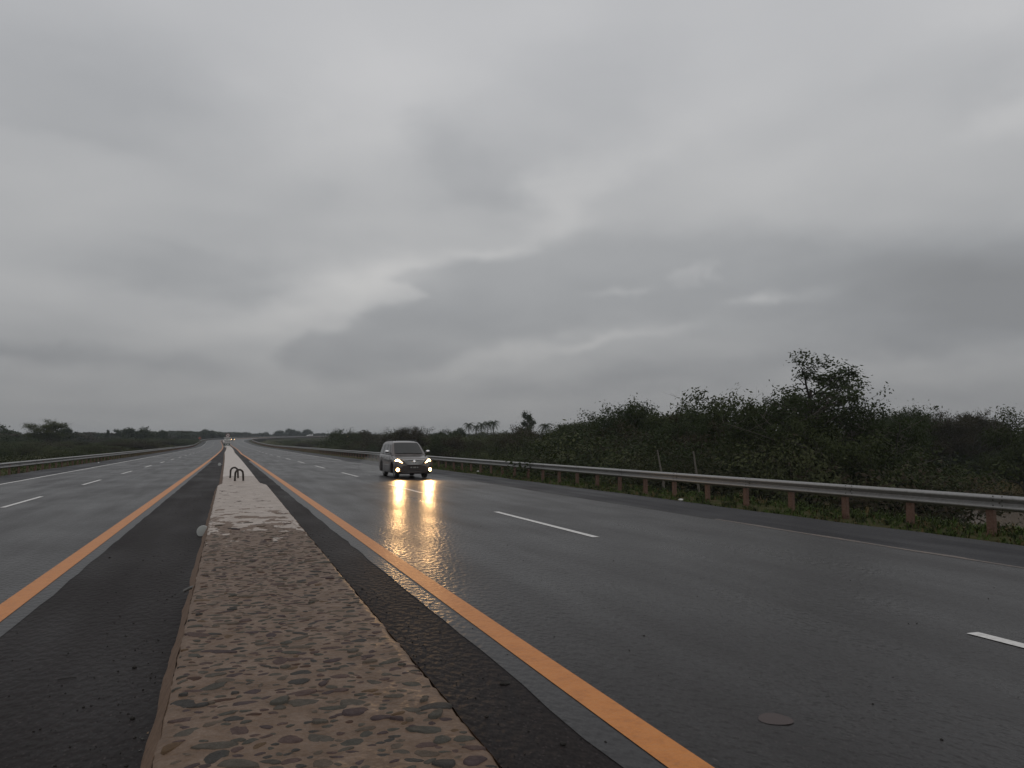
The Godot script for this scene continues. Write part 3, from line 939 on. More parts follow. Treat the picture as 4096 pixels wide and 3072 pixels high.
func make_ground() -> void:
	var xs := PackedFloat32Array()
	var side := axis(60.0, 3.0, 3500.0, 1.07)
	for k in range(side.size() - 1, 0, -1): xs.append(-side[k])
	xs.append_array(side)
	var zs := PackedFloat32Array()
	for z in [200.0, 80.0, 40.0, 20.0, 8.0]: zs.append(z)
	for z in axis(90.0, 3.0, 3500.0, 1.045): zs.append(-z)
	var m := Shape.new()
	for z in zs:
		for x in xs: m.vert(Vector3(x, ground(x, z), z), Vector3.UP, Vector2(x, z))
	for k in range(1, zs.size()):
		for c in xs.size() - 1:
			var q := (k - 1) * xs.size() + c
			m.quad(q, q + 1, q + xs.size() + 1, q + xs.size())
	grid_normals(m, zs.size(), xs.size())
	setting("ground", m.build(), M.field, "rough dark green field around the road")
	setting("verge", verge(true, 470.0), M.soil, "muddy grass strip under the right guardrail")
	setting("verge", verge(false, 470.0), M.soil, "grass strip under the left guardrail")
	# muddy pond below the right guardrail
	var w := Shape.new()
	var n := 28
	var mid := w.vert(Vector3.ZERO, Vector3.UP)
	for k in n + 1:
		var a := TAU * k / n
		var r := 1.0 + 0.18 * sin(a * 3.0 + 1.0) + 0.1 * sin(a * 5.0)
		if k == n: r = 1.0 + 0.18 * sin(1.0)
		w.vert(Vector3(cos(a) * 4.4 * r, 0, sin(a) * 5.6 * r), Vector3.UP)
		if k > 0: w.tri(mid, mid + k, mid + k + 1)
	var o := setting("pond", w.build(), M.water, "pale muddy water in the low ground at the right")
	o.position = Vector3(23.6, -2.05, -38.5)

func make_road() -> void:
	var e := noise(301, 0.35, 3)
	# left carriageway
	setting("road", strip(-50, 980, func(_s): return -8.95, func(_s): return -2.05, 0.0, 3), M.lane, "wet asphalt lanes of the left carriageway")
	setting("inner_shoulder", strip(-50, 980, func(_s): return -2.05, func(s): return 0.3 + drift_m(s), 0.0, 1), M.inner, "dark asphalt strip between median and left yellow line")
	setting("outer_shoulder", strip(-50, 980, func(s): return -11.2 + e.get_noise_1d(s) * 0.12, func(_s): return -8.95, 0.0, 2), M.shoulder, "paved shoulder along the left guardrail")
	# right carriageway
	setting("road", strip(-50, 980, func(s): return 2.2 + drift_r(s), func(s): return 10.3 + drift_r(s), 0.0, 3), M.lane, "wet asphalt lanes of the right carriageway")
	setting("inner_shoulder", strip(-50, 980, func(s): return 0.35 + drift_m(s), func(s): return 2.2 + drift_r(s), 0.0, 1), M.inner, "dark asphalt strip between median and right yellow line")
	setting("outer_shoulder", strip(-50, 980, func(s): return 10.3 + drift_r(s), func(s): return 12.8 + drift_r(s) + e.get_noise_1d(s + 90.0) * 0.14, -0.012, 2), M.shoulder, "paved shoulder along the right guardrail")
	# dirt caught along the step between lanes and right shoulder
	var dirt := noise(311, 0.5, 3)
	setting("edge_crack", strip(15, 74, func(s): return 10.27 + drift_r(s) + dirt.get_noise_1d(s * 2.0) * 0.04, func(s): return 10.285 + drift_r(s) + dirt.get_noise_1d(s * 2.0) * 0.04 + absf(dirt.get_noise_1d(s * 3.0 + 20.0)) * 0.07, 0.004, 1), M.pit, "dark broken joint between the right lanes and the shoulder")
	setting("edge_dirt", strip(2, 15, func(s): return 10.26 + drift_r(s) + dirt.get_noise_1d(s) * 0.05, func(s): return 10.36 + drift_r(s) + absf(dirt.get_noise_1d(s + 50.0)) * 0.16, 0.004, 1), M.dirty_white, "dirt stained edge line of the right lanes")
	# water standing against the raised yellow lines
	var wv := noise(317, 0.25, 4)
	setting("water_film", strip(-20, 70, func(s): return 1.92 + drift_r(s) + wv.get_noise_1d(s * 6.0) * 0.03 - 0.05 * absf(wv.get_noise_1d(s)), func(s): return 2.12 + drift_r(s), 0.003, 1), M.film, "thin water standing beside the right yellow line")
	setting("water_film", strip(-20, 70, func(_s): return -1.97, func(s): return -1.80 + wv.get_noise_1d(s * 6.0 + 60.0) * 0.03 + 0.05 * absf(wv.get_noise_1d(s + 30.0)), 0.003, 1), M.film, "thin water standing beside the left yellow line")
	# painted lines
	setting("yellow_line", strip(-50, 980, func(s): return 2.12 + drift_r(s), func(s): return 2.34 + drift_r(s), 0.007, 1), M.yellow, "solid yellow line right of the median")
	setting("yellow_line", strip(-50, 980, func(_s): return -2.18, func(_s): return -1.96, 0.007, 1), M.yellow, "solid yellow line left of the median")
	setting("edge_line", strip(36, 480, func(_s): return -8.93, func(_s): return -8.78, 0.006, 1), M.white, "white edge line of the left carriageway")
	setting("edge_line", strip(74, 480, func(s): return 10.12 + drift_r(s), func(s): return 10.26 + drift_r(s), 0.006, 1), M.white, "white edge line far along the right carriageway")
	var k := 0
	var s := 23.2 - 11.2
	while s < 420.0:
		var ln := 4.3
		var o := setting("lane_dash", strip(s, s + ln, func(_s): return -5.60, func(_s): return -5.47, 0.006, 1), M.white, "white lane dash on the left carriageway")
		o.set_meta("group", "lane dashes of the left carriageway")
		s += 11.05
		k += 1
	s = 12.5 - 12.6
	while s < 430.0:
		var o := setting("lane_dash", strip(s, s + 5.3, func(x): return 6.17 + drift_r(x) * 1.5, func(x): return 6.31 + drift_r(x) * 1.5, 0.006, 1), M.white, "white lane dash on the right carriageway")
		o.set_meta("group", "lane dashes of the right carriageway")
		s += 12.6
	# a mortar filled core hole in the near lane
	var c := Shape.new()
	var mid := c.vert(Vector3.ZERO, Vector3.UP)
	for j in 25:
		var a := TAU * j / 24.0
		c.vert(Vector3(cos(a) * 0.1, 0, sin(a) * 0.1) * (1.0 + 0.06 * sin(a * 3.0)), Vector3.UP)
		if j > 0: c.tri(mid, mid + j, mid + j + 1)
	var co := setting("core_patch", c.build(), std(lin(0.042, 0.027, 0.025), 0.6), "round reddish mortar patch in the near right lane")
	co.position = Vector3(1.56, -0.0, -4.73)
	var cs := station(1.56, -4.73)
	co.position.y = P(cs.x, cs.y).y + 0.004

func med_left(s: float) -> float: return lerpf(-0.28 - 0.0085 * s, -0.12 + drift_m(s), smoothstep(27.4, 28.8, s))
func med_right(s: float) -> float: return lerpf(1.17 - 0.005 * s, 1.13 + drift_m(s), smoothstep(27.2, 28.6, s))
const JOINT := 34.4

var n_top: FastNoiseLite
var n_grain: FastNoiseLite

func mortar_y(s: float, u: float) -> float:
	return 0.2 + n_top.get_noise_2d(s, u) * 0.012 + n_grain.get_noise_2d(s, u) * 0.005

func make_median() -> void:
	n_top = noise(401, 1.1, 3)
	n_grain = noise(403, 9.0, 3)
	var n_skim := noise(409, 2.2, 5)
	var edge := noise(405, 0.8, 4)
	var med := thing("median", "low brownish concrete median with stones set in it between the carriageways", "median")
	# near section: cast stones in mortar
	var m := Shape.new()
	var cols := 47
	var rows := 0
	var s := -3.0
	while s < JOINT + 0.01:
		var l := med_left(s) + edge.get_noise_1d(s * 5.0) * 0.012
		var r := med_right(s) + edge.get_noise_1d(s * 5.0 + 300.0) * 0.014
		for c in cols:
			var t := float(c) / (cols - 1)
			var u := lerpf(l, r, t)
			var y := mortar_y(s, u)
			if c == 0 or c == cols - 1: y -= 0.018 + 0.012 * absf(edge.get_noise_1d(s * 9.0))
			elif c == 1 or c == cols - 2: y -= 0.003
			m.vert(P(s, u, y), Vector3.UP, Vector2(u, s))
		rows += 1
		s += 0.05 if s < 14.0 else 0.1
	for k in range(1, rows):
		for c in cols - 1:
			var q := (k - 1) * cols + c
			m.quad(q, q + cols, q + cols + 1, q + 1)
	grid_normals(m, rows, cols)
	part("mortar_top", m.build(), M.mortar, med)
	# a skim of smoother concrete that thins out towards the camera
	var sk := Shape.new()
	rows = 0
	s = 7.0
	while s < JOINT - 0.005:
		var l := med_left(s) + edge.get_noise_1d(s * 5.0) * 0.012
		var r := med_right(s) + edge.get_noise_1d(s * 5.0 + 300.0) * 0.014
		for c in cols:
			var u := lerpf(l + 0.004, r - 0.004, float(c) / (cols - 1))
			var y := mortar_y(s, u) - 0.0105 + 0.0135 * smoothstep(8.0, 17.5, s) + n_skim.get_noise_2d(s * 0.6, u) * 0.013 * (1.0 - smoothstep(16.0, 20.0, s))
			if c == 0 or c == cols - 1: y -= 0.019
			sk.vert(P(s, u, y), Vector3.UP, Vector2(u, s))
		rows += 1
		s += 0.05 if s < 17.0 else 0.1
	for k in range(1, rows):
		for c in cols - 1:
			var q := (k - 1) * cols + c
			sk.quad(q, q + cols, q + cols + 1, q + 1)
	grid_normals(sk, rows, cols)
	part("concrete_skim", sk.build(), M.skim, med)
	# far section: plain concrete, slab by slab
	var f := JOINT
	var slab := 0
	while f < 976.0:
		var f1 := minf(f + (12.0 if f < 200.0 else 60.0), 980.0)
		var sl := Shape.new()
		var rr := 0
		var x := f + 0.008
		while true:
			var l := med_left(x) + edge.get_noise_1d(x * 5.0) * 0.012
			var r := med_right(x) + edge.get_noise_1d(x * 5.0 + 300.0) * 0.014
			for c in 9:
				var u := lerpf(l, r, c / 8.0)
				var y := 0.205 + n_top.get_noise_2d(x, u) * 0.008
				if c == 0 or c == 8: y -= 0.02
				sl.vert(P(x, u, y), Vector3.UP, Vector2(u, x))
			rr += 1
			if x >= f1 - 0.009: break
			x = minf(x + (0.4 if f < 80.0 else 3.0), f1 - 0.008)
		for k in range(1, rr):
			for c in 8:
				var q := (k - 1) * 9 + c
				sl.quad(q, q + 9, q + 10, q + 1)
		grid_normals(sl, rr, 9)
		part("concrete_slab", sl.build(), M.concrete, med)
		f = f1
	# sloping side faces, and the end face at the step in width
	for sd in [-1, 1]:
		var w := Shape.new()
		var ss := stations(-3.0, 980.0, 0.5)
		for k in ss.size():
			var x := ss[k]
			var top := (med_left(x) + edge.get_noise_1d(x * 5.0) * 0.012) if sd < 0 else (med_right(x) + edge.get_noise_1d(x * 5.0 + 300.0) * 0.014)
			var foot: float = (0.10 + 0.05 * smoothstep(28.0, 29.0, x) + edge.get_noise_1d(x * 1.2 + 77.0) * 0.03) * sd
			for j in 4:
				var t := j / 3.0
				var u: float = top + foot * t + n_grain.get_noise_2d(x * 0.4, j * 3.0) * 0.008
				w.vert(P(x, u, lerpf(0.187, -0.03, t)), Vector3(cos(heading(x)) * sd, 0.5, sin(heading(x)) * sd).normalized(), Vector2(t, x))
			if k > 0:
				var q := (k - 1) * 4
				for j in 3: w.quad(q + j, q + 4 + j, q + 5 + j, q + j + 1)
		var fo := part("side_face", w.build(), M.side, med)
		meta(fo, "mud stained brown left side of the median" if sd < 0 else "mud stained brown right side of the median")
	# stones
	var r := RandomNumberGenerator.new()
	r.seed = 19
	var placed := []
	var tries := 0
	while tries < 9000:
		tries += 1
		var x := 2.4 + 22.0 * pow(r.randf(), 1.15)
		var dens := 1.0 - smoothstep(8.0, 15.5, x)
		if r.randf() > dens + 0.03: continue
		var big := r.randf()
		var size := lerpf(0.018, 0.072, big * big) if x < 15.0 else lerpf(0.015, 0.045, big)
		var l := med_left(x) + size + 0.02
		var h := med_right(x) - size - 0.02
		var u := r.randf_range(l, h)
		var ok := true
		for p in placed:
			if absf(p.x - x) < 0.16 and Vector2(p.x - x, p.y - u).length() < (p.z + size) * 0.98:
				ok = false
				break
		if ok: placed.append(Vector3(x, u, size))
	placed.sort_custom(func(a, b): return a.z / a.x > b.z / b.x)
	var rest := []
	for k in M.stones.size(): rest.append(Shape.new())
	for k in placed.size():
		var p: Vector3 = placed[k]
		var which := int(r.randf() * 6.0) if r.randf() < 0.945 else 6 + r.randi() % 2
		var n := 11
		var long := r.randf_range(1.0, 1.75)
		var ang := r.randfn() * 0.5
		var ph := r.randf() * TAU
		var outline := []
		for j in n:
			var a := TAU * j / n
			var rad: float = p.z * (1.0 + 0.16 * sin(a * 2.0 + ph) + 0.12 * sin(a * 3.0 + ph * 2.0) + r.randf_range(-0.09, 0.09))
			var q := Vector2(cos(a) * rad * long, sin(a) * rad / sqrt(long)).rotated(ang)
			outline.append(q)                   # x across the road, y along it
		var hi := r.randf_range(0.0005, 0.0035) + (0.010 if r.randf() < 0.03 else 0.0)
		var lean := Vector2(r.randfn(), r.randfn()) * 0.03
		var base := P(p.x, p.y, mortar_y(p.x, p.y))
		var a0 := heading(p.x)
		var across := Vector3(cos(a0), 0, sin(a0))
		var ahead := Vector3(sin(a0), 0, -cos(a0))
		var sh: Shape = Shape.new() if k < 300 else rest[which]
		var org := Vector3.ZERO if k < 300 else base
		var c := sh.vert(org + Vector3.UP * (hi + 0.0012), Vector3.UP)
		for ring in 3:
			var sc: float = [0.72, 0.93, 1.0][ring]
			var y: float = [hi + 0.0005, hi - 0.0015, -0.012][ring]
			for j in n:
				var q: Vector2 = outline[j] * sc
				var nn: Vector3 = (Vector3.UP * [1.0, 0.7, 0.3][ring] + (across * outline[j].normalized().x + ahead * outline[j].normalized().y) * [0.05, 0.5, 0.9][ring]).normalized()
				sh.vert(org + across * q.x + ahead * q.y + Vector3.UP * (y + lean.dot(q)), nn)
		for j in n:
			var j2 := (j + 1) % n
			sh.tri(c, c + 1 + j2, c + 1 + j)
			for ring in 2: sh.quad(c + 1 + ring * n + j, c + 1 + ring * n + j2, c + 1 + (ring + 1) * n + j2, c + 1 + (ring + 1) * n + j)
		if k < 300: part("stone", sh.build(), M.stones[which], med, Transform3D(Basis.IDENTITY, base))
	for k in rest.size():
		if rest[k].v.size() > 0:
			var o := part("small_stones", rest[k].build(), M.stones[k], med)
			o.set_meta("kind", "stuff")
	# cracks and pits in the smooth part
	var pits := [[23.4, 0.02, 0.20], [24.1, -0.28, 0.12], [22.2, -0.2, 0.14], [19.6, 0.15, 0.16], [19.9, 0.62, 0.2], [18.3, 0.45, 0.04], [16.2, 0.95, 0.05], [21.0, -0.33, 0.05], [26.2, 0.2, 0.2], [26.9, -0.1, 0.1], [14.9, -0.36, 0.03]]
	for p in pits:
		var sh := Shape.new()
		var l: float = p[2]
		var pts := []
		var rad := []
		for j in 6:
			var t := j / 5.0
			var u: float = p[1] + (t - 0.5) * l * 2.0
			pts.append(P(p[0] + 0.05 * sin(t * 5.0 + l * 40.0), u, mortar_y(p[0], u) - 0.004))
			rad.append(0.004 + 0.012 * sin(PI * t))
		sh.tube(pts, rad, 5)
		part("crack", sh.build(), M.pit, med)

# ------------------------------------------------------------------ guardrails
func beam_mesh(length: float) -> ArrayMesh:
	# W profile: z towards the road, y up
	var half := [[0.156, 0.0], [0.148, 0.012], [0.120, 0.068], [0.108, 0.080], [0.092, 0.084], [0.076, 0.080], [0.064, 0.068], [0.022, 0.012], [0.008, 0.002], [0.0, 0.0]]
	var prof := []
	for p in half: prof.append(Vector2(p[0], p[1]))
	for k in range(half.size() - 2, -1, -1): prof.append(Vector2(-half[k][0], half[k][1]))
	var m := Shape.new()
	for back in [0.0, -0.004]:
		var base := m.v.size()
		for e in [0.0, 0.25, 0.75, 1.0]:
			for k in prof.size():
				var t: Vector2 = (prof[mini(k + 1, prof.size() - 1)] - prof[maxi(k - 1, 0)]).normalized()
				var n := Vector3(0, -t.y, t.x) * (-1.0)
				n = Vector3(0, t.y, -t.x)
				if n.z < 0: n = -n
				if back < 0.0: n = -n
				m.vert(Vector3((e - 0.5) * length, prof[k].x, prof[k].y + back + 0.005 * (1.0 - e)), n, Vector2(e * length, k * 0.03))
		for e in 3:
			for k in prof.size() - 1:
				var a := base + e * prof.size() + k
				m.quad(a, a + prof.size(), a + prof.size() + 1, a + 1)
	return m.build()

func post_mesh(top: float) -> ArrayMesh:
	# channel post: web towards the road, two flanges behind it, spacer block under the beam
	var m := Shape.new()
	m.box(Vector3(-0.08, -0.9, -0.012), Vector3(0.08, top, -0.005), 0.002)
	for sg in [-1.0, 1.0]:
		m.box(Vector3(minf(sg * 0.08, sg * 0.074), -0.9, -0.10), Vector3(maxf(sg * 0.08, sg * 0.074), top, -0.0125), 0.0)
		m.box(Vector3(minf(sg * 0.0735, sg * 0.05), -0.9, -0.10), Vector3(maxf(sg * 0.0735, sg * 0.05), top, -0.094), 0.0)
	return m.build()

func bolt_mesh() -> ArrayMesh:
	var m := Shape.new()
	for x in [-0.10, 0.10]:
		for y in [0.128, 0.055, -0.055, -0.128]:
			var z := 0.052 if absf(y) > 0.1 else 0.058
			m.lathe(Vector3(x, y, z), Vector3(0, 0.4 * signf(y), 1).normalized() if absf(y) > 0.1 else Vector3(0, -0.7 * signf(y), 1).normalized(), [[0.0, 0.017], [0.007, 0.016], [0.011, 0.010], [0.012, 0.0]], 8)
	m.lathe(Vector3(0, 0, 0.0), Vector3.BACK, [[0.0, 0.02], [0.012, 0.018], [0.016, 0.0]], 8)
	return m.build()

func rail_frame(s: float, u0: float, right: bool, yc: float) -> Transform3D:
	var u := func(x): return u0 + (drift_r(x) if right else 0.0)
	var a := P(s, u.call(s)); var b := P(s + 4.0, u.call(s + 4.0))
	var x := (b - a).normalized()
	var road := Vector3(-cos(heading(s)), 0, -sin(heading(s))) * (1.0 if right else -1.0)
	var y := Vector3.UP
	y = (y - x * y.dot(x)).normalized()
	var z := x.cross(y)
	if z.dot(road) < 0:
		x = -x
		z = x.cross(y)
	return Transform3D(Basis(x, y, z), (a + b) / 2 + Vector3.UP * yc)

func make_rail(right: bool) -> void:
	var g := thing("guardrail", "grey steel guardrail on rusty mud stained posts along the right shoulder" if right else "grey steel guardrail along the left shoulder", "guardrail")
	var u0 := 14.75 if right else -11.75
	var yc := 0.545 if right else 0.46     # centre of the beam above the crossfall plane
	var beam := beam_mesh(4.14)
	var post := post_mesh(0.15)
	var bolts := bolt_mesh()
	var far := Shape.new()
	var count := 0
	var r := RandomNumberGenerator.new()
	r.seed = 8 + int(right)
	var s := 3.6 if right else 20.0
	var stop := 900.0 if right else 860.0
	while s < stop:
		var xf := rail_frame(s, u0, right, yc)
		part("rail_panel", beam, M.zinc, g, xf)
		if s < 70.0:
			var joint := rail_frame(s - 2.0, u0, right, yc)
			var bo := part("joint_bolts", bolts, M.bolt, g, joint)
			bo.position += joint.basis.z * 0.004
		for h in 2:
			var q := s + h * 2.0 + 0.25
			var pf := rail_frame(q - 2.0, u0, right, yc)
			pf.basis = Basis(pf.basis.x, Vector3.UP, pf.basis.z).orthonormalized().rotated(pf.basis.z, r.randfn() * 0.015)
			if count < 290: part("post", post, M.post if right or r.randf() < 0.3 else M.post, g, pf)
			else: far.box(pf.origin + Vector3(-0.07, -0.8, -0.07), pf.origin + Vector3(0.07, 0.13, 0.07))
			count += 1
		if not right and s > 40.0 and s < 90.0 and int(s / 4.0) % 2 == 0:
			var rf := Shape.new()
			rf.box(Vector3(-0.05, -0.05, 0.012), Vector3(0.05, 0.05, 0.03), 0.008)
			part("reflector", rf.build(), M.red, g, xf)
		s += 4.0
	if far.v.size() > 0:
		var o := part("far_posts", far.build(), M.post, g)
		o.set_meta("kind", "stuff")

# ------------------------------------------------------------------ small things on and beside the median
func make_median_things() -> void:
	var loops := [[28.9, 963.0, 1924.0, "front one of two dark bent steel loops standing in the median"], [31.0, 943.0, 1912.0, "rear one of two dark bent steel loops standing in the median"]]
	for k in 2:
		var s: float = loops[k][0] - 0.0
		var depth := 28.5 if k == 0 else 30.85
		var x: float = (loops[k][1] - 2048.0) / SIGHT * depth
		var m := Shape.new()
		var pts := []
		var rad := []
		var hw := 0.135
		for j in 4: pts.append(Vector3(-hw - 0.012 + 0.004 * j, -0.08 + j * 0.11, 0))
		for j in range(1, 12):
			var a := PI - PI * j / 12.0
			pts.append(Vector3(cos(a) * hw, 0.27 + sin(a) * 0.14, 0.01 * sin(j * 0.9)))
		for j in 4: pts.append(Vector3(hw + 0.002 + 0.006 * j, 0.25 - j * 0.11, 0))
		for j in pts.size(): rad.append(0.036 + 0.003 * sin(j * 2.1))
		m.tube(pts, rad, 10)
		var o := part("steel_loop", m.build(), M.rod)
		o.position = Vector3(x, 0.2, -depth)
		o.rotation.y = -heading(28.0) + (0.12 if k == 0 else -0.1)
		meta(o, loops[k][3], "steel loop", "steel loops in the median")
	# round reflectors on the left face of the median
	var discs := [[14.2, 826.0, 2121.0, "large pale round reflector disc low on the left face of the median"], [55.0, 884.0, 1857.0, "far small round reflector disc on the left face of the median"]]
	for d in discs:
		var depth: float = 13.6 if d[0] < 20.0 else 53.0
		var o := thing("reflector_disc", d[3], "reflector", Vector3((d[1] - 2048.0) / SIGHT * depth, EYE - (d[2] - 1767.0) / SIGHT * depth, -depth), -heading(20.0) + 0.0)
		var m := Shape.new()
		m.lathe(Vector3.ZERO, Vector3.BACK, [[-0.012, 0.0], [-0.012, 0.098], [-0.008, 0.104], [0.008, 0.104], [0.012, 0.098], [0.013, 0.0]], 28)
		part("plate", m.build(), M.disc, o)
		var st := Shape.new()
		st.box(Vector3(0.0, -0.02, -0.03), Vector3(0.22, 0.02, -0.0125), 0.004)
		part("bracket", st.build(), M.galv, o)
	# drain stub on the left face
	var pm := Shape.new()
	pm.tube([Vector3(0.16, 0.06, 0.0), Vector3(0, 0.03, 0), Vector3(-0.06, 0.0, 0)], [0.016, 0.016, 0.015], 8)
	var po := part("drain_pipe", pm.build(), M.pipe)
	po.position = P(8.75, -0.40, 0.10)
	po.rotation.y = -heading(8.0)
	meta(po, "short grey pipe stub sticking out of the median's left face", "pipe")

func label_text(t: String, size: float, depth := 0.006) -> TextMesh:
	var m := TextMesh.new()
	var f := SystemFont.new()
	f.font_names = PackedStringArray(["Droid Sans"])
	f.font_weight = 700
	m.font = f
	m.text = t
	m.font_size = 64
	m.pixel_size = size / 46.0
	m.depth = depth
	return m

func make_signs() -> void:
	var s := 222.0
	var depth := -P(s, 0.0).z
	var x := (911.5 - 2048.0) / SIGHT * depth
	var k := depth / SIGHT                      # metres per photograph pixel at the sign
	var foot := P(s, 0.0, 0.0).y + 0.2
	var o := thing("kilometre_sign", "framed kilometre board with a no turning disc on top, standing on the median", "sign", Vector3(x, foot, -depth), -heading(s))
	var y := func(py: float) -> float: return EYE - (py - 1767.0) * k - foot
	var fr := Shape.new()
	for sg in [-1.0, 1.0]: fr.box(Vector3(sg * 11.2 * k - 0.05, -0.05, -0.05), Vector3(sg * 11.2 * k + 0.05, y.call(1750.0), 0.05), 0.01)
	part("frame_post", fr.build(), M.galv, o)
	for py in [1750.0, 1784.5]:
		var b := Shape.new()
		b.box(Vector3(-13.0 * k, y.call(py) - 0.06, -0.06), Vector3(13.0 * k, y.call(py) + 0.06, 0.06), 0.015)
		part("cross_bar", b.build(), M.sign_white, o)
	var w := Shape.new()
	w.box(Vector3(-10.3 * k, y.call(1772.6), 0.06), Vector3(10.3 * k, y.call(1754.5), 0.085), 0.006)
	var wb := part("white_panel", w.build(), M.sign_white, o)
	part("lettering", label_text("KM", 0.26), M.sign_black, wb, Transform3D(Basis.IDENTITY, Vector3(0, y.call(1758.2), 0.09)))
	part("lettering", label_text("350", 0.60), M.sign_black, wb, Transform3D(Basis.IDENTITY, Vector3(0, y.call(1766.3), 0.09)))
	var g := Shape.new()
	g.box(Vector3(-11.6 * k, y.call(1782.2), 0.06), Vector3(11.6 * k, y.call(1773.0), 0.085), 0.006)
	var gb := part("green_panel", g.build(), M.sign_green, o)
	part("lettering", label_text("A 00", 0.34), M.sign_white, gb, Transform3D(Basis.IDENTITY, Vector3(0, y.call(1777.5), 0.09)))
	for sg in [-1.0, 1.0]:
		var c := Shape.new()
		c.box(Vector3(sg * 5.6 * k - 0.14, -0.1, -0.12), Vector3(sg * 5.6 * k + 0.14, y.call(1785.3), 0.12), 0.03)
		part("concrete_foot", c.build(), M.sign_white, o)
	# disc: white with dark red ring, bent arrow and bar
	var cy: float = y.call(1742.0)
	var cx := 2.2 * k
	var dm := Shape.new()
	dm.lathe(Vector3(cx, cy, 0.0), Vector3.BACK, [[-0.015, 0.0], [-0.015, 7.9 * k], [0.012, 7.9 * k], [0.014, 7.7 * k], [0.0145, 0.0]], 32)
	var dp := part("disc", dm.build(), M.sign_white, o)
	var rg := Shape.new()
	rg.lathe(Vector3(cx, cy, 0.0), Vector3.BACK, [[0.013, 7.9 * k], [0.021, 7.8 * k], [0.021, 6.5 * k], [0.013, 6.4 * k]], 32)
	part("ring", rg.build(), M.sign_red, dp)
	var bar := Shape.new()
	bar.box(Vector3(-6.6 * k, -0.055, 0.026), Vector3(6.6 * k, 0.055, 0.034))
	part("bar", bar.build(), M.sign_red, dp, Transform3D(Basis(Vector3.BACK, -0.62), Vector3(cx, cy, 0)))
	var ar := Shape.new()
	ar.tube([Vector3(cx - 0.12, cy - 0.34, 0.02), Vector3(cx - 0.12, cy + 0.12, 0.02), Vector3(cx - 0.02, cy + 0.22, 0.02), Vector3(cx + 0.1, cy + 0.22, 0.02), Vector3(cx + 0.18, cy + 0.12, 0.02), Vector3(cx + 0.18, cy + 0.0, 0.02)], [0.045, 0.045, 0.045, 0.045, 0.045, 0.045], 6)
	part("arrow", ar.build(), M.sign_black, dp)
	# orange warning sign behind the left guardrail
	var d2 := 360.0
	var b2 := at_px(802.0, d2)
	var w2 := thing("warning_sign", "small orange diamond warning sign on a post beyond the left guardrail", "sign", b2, 0.3)
	var cy2 := EYE + (1767.0 - 1753.0) / SIGHT * d2 - b2.y
	var p2 := Shape.new()
	p2.tube([Vector3(0, -0.3, 0), Vector3(0, cy2 + 0.3, 0)], [0.06, 0.06], 8)
	part("post", p2.build(), M.galv, w2)
	var pl := Shape.new()
	pl.box(Vector3(-0.5, -0.5, 0.07), Vector3(0.5, 0.5, 0.10), 0.01)
	part("plate", pl.build(), M.orange, w2, Transform3D(Basis(Vector3.BACK, PI / 4), Vector3(0, cy2, 0)))

func lump(seed_: int, rx: float, ry: float, rz: float) -> ArrayMesh:
	var r := RandomNumberGenerator.new()
	r.seed = seed_
	var m := Shape.new()
	var ph := r.randf() * TAU
	for k in 7:
		var a := PI * k / 6.0 - PI / 2
		for j in 11:
			var b := TAU * (j % 10) / 10.0
			var q := 1.0 + 0.16 * sin(b * 2.0 + ph + a) + 0.12 * sin(b * 3.0 + 2.0 * ph) * cos(a) + 0.1 * sin(a * 4.0 + ph)
			var d := Vector3(cos(a) * cos(b), sin(a), cos(a) * sin(b))
			m.vert(Vector3(d.x * rx, d.y * ry + ry * 0.6, d.z * rz) * q, d)
		if k > 0:
			for j in 10: m.quad((k - 1) * 11 + j, (k - 1) * 11 + j + 1, k * 11 + j + 1, k * 11 + j)
	return m.build()

func on_road(px: float, py: float) -> Vector3:
	# the point of the flat near road seen at a photograph pixel
	var pitch := atan((1767.0 - 1536.0) / SIGHT)
	var v := Vector3((px - 2048.0) / SIGHT, -(py - 1536.0) / SIGHT, -1).rotated(Vector3.RIGHT, pitch)
	var t := -EYE / v.y
	for k in 3:
		var q := v * t
		var su := station(q.x, q.z)
		t = (P(su.x, su.y).y - EYE) / v.y
	return Vector3(0, EYE, 0) + v * t

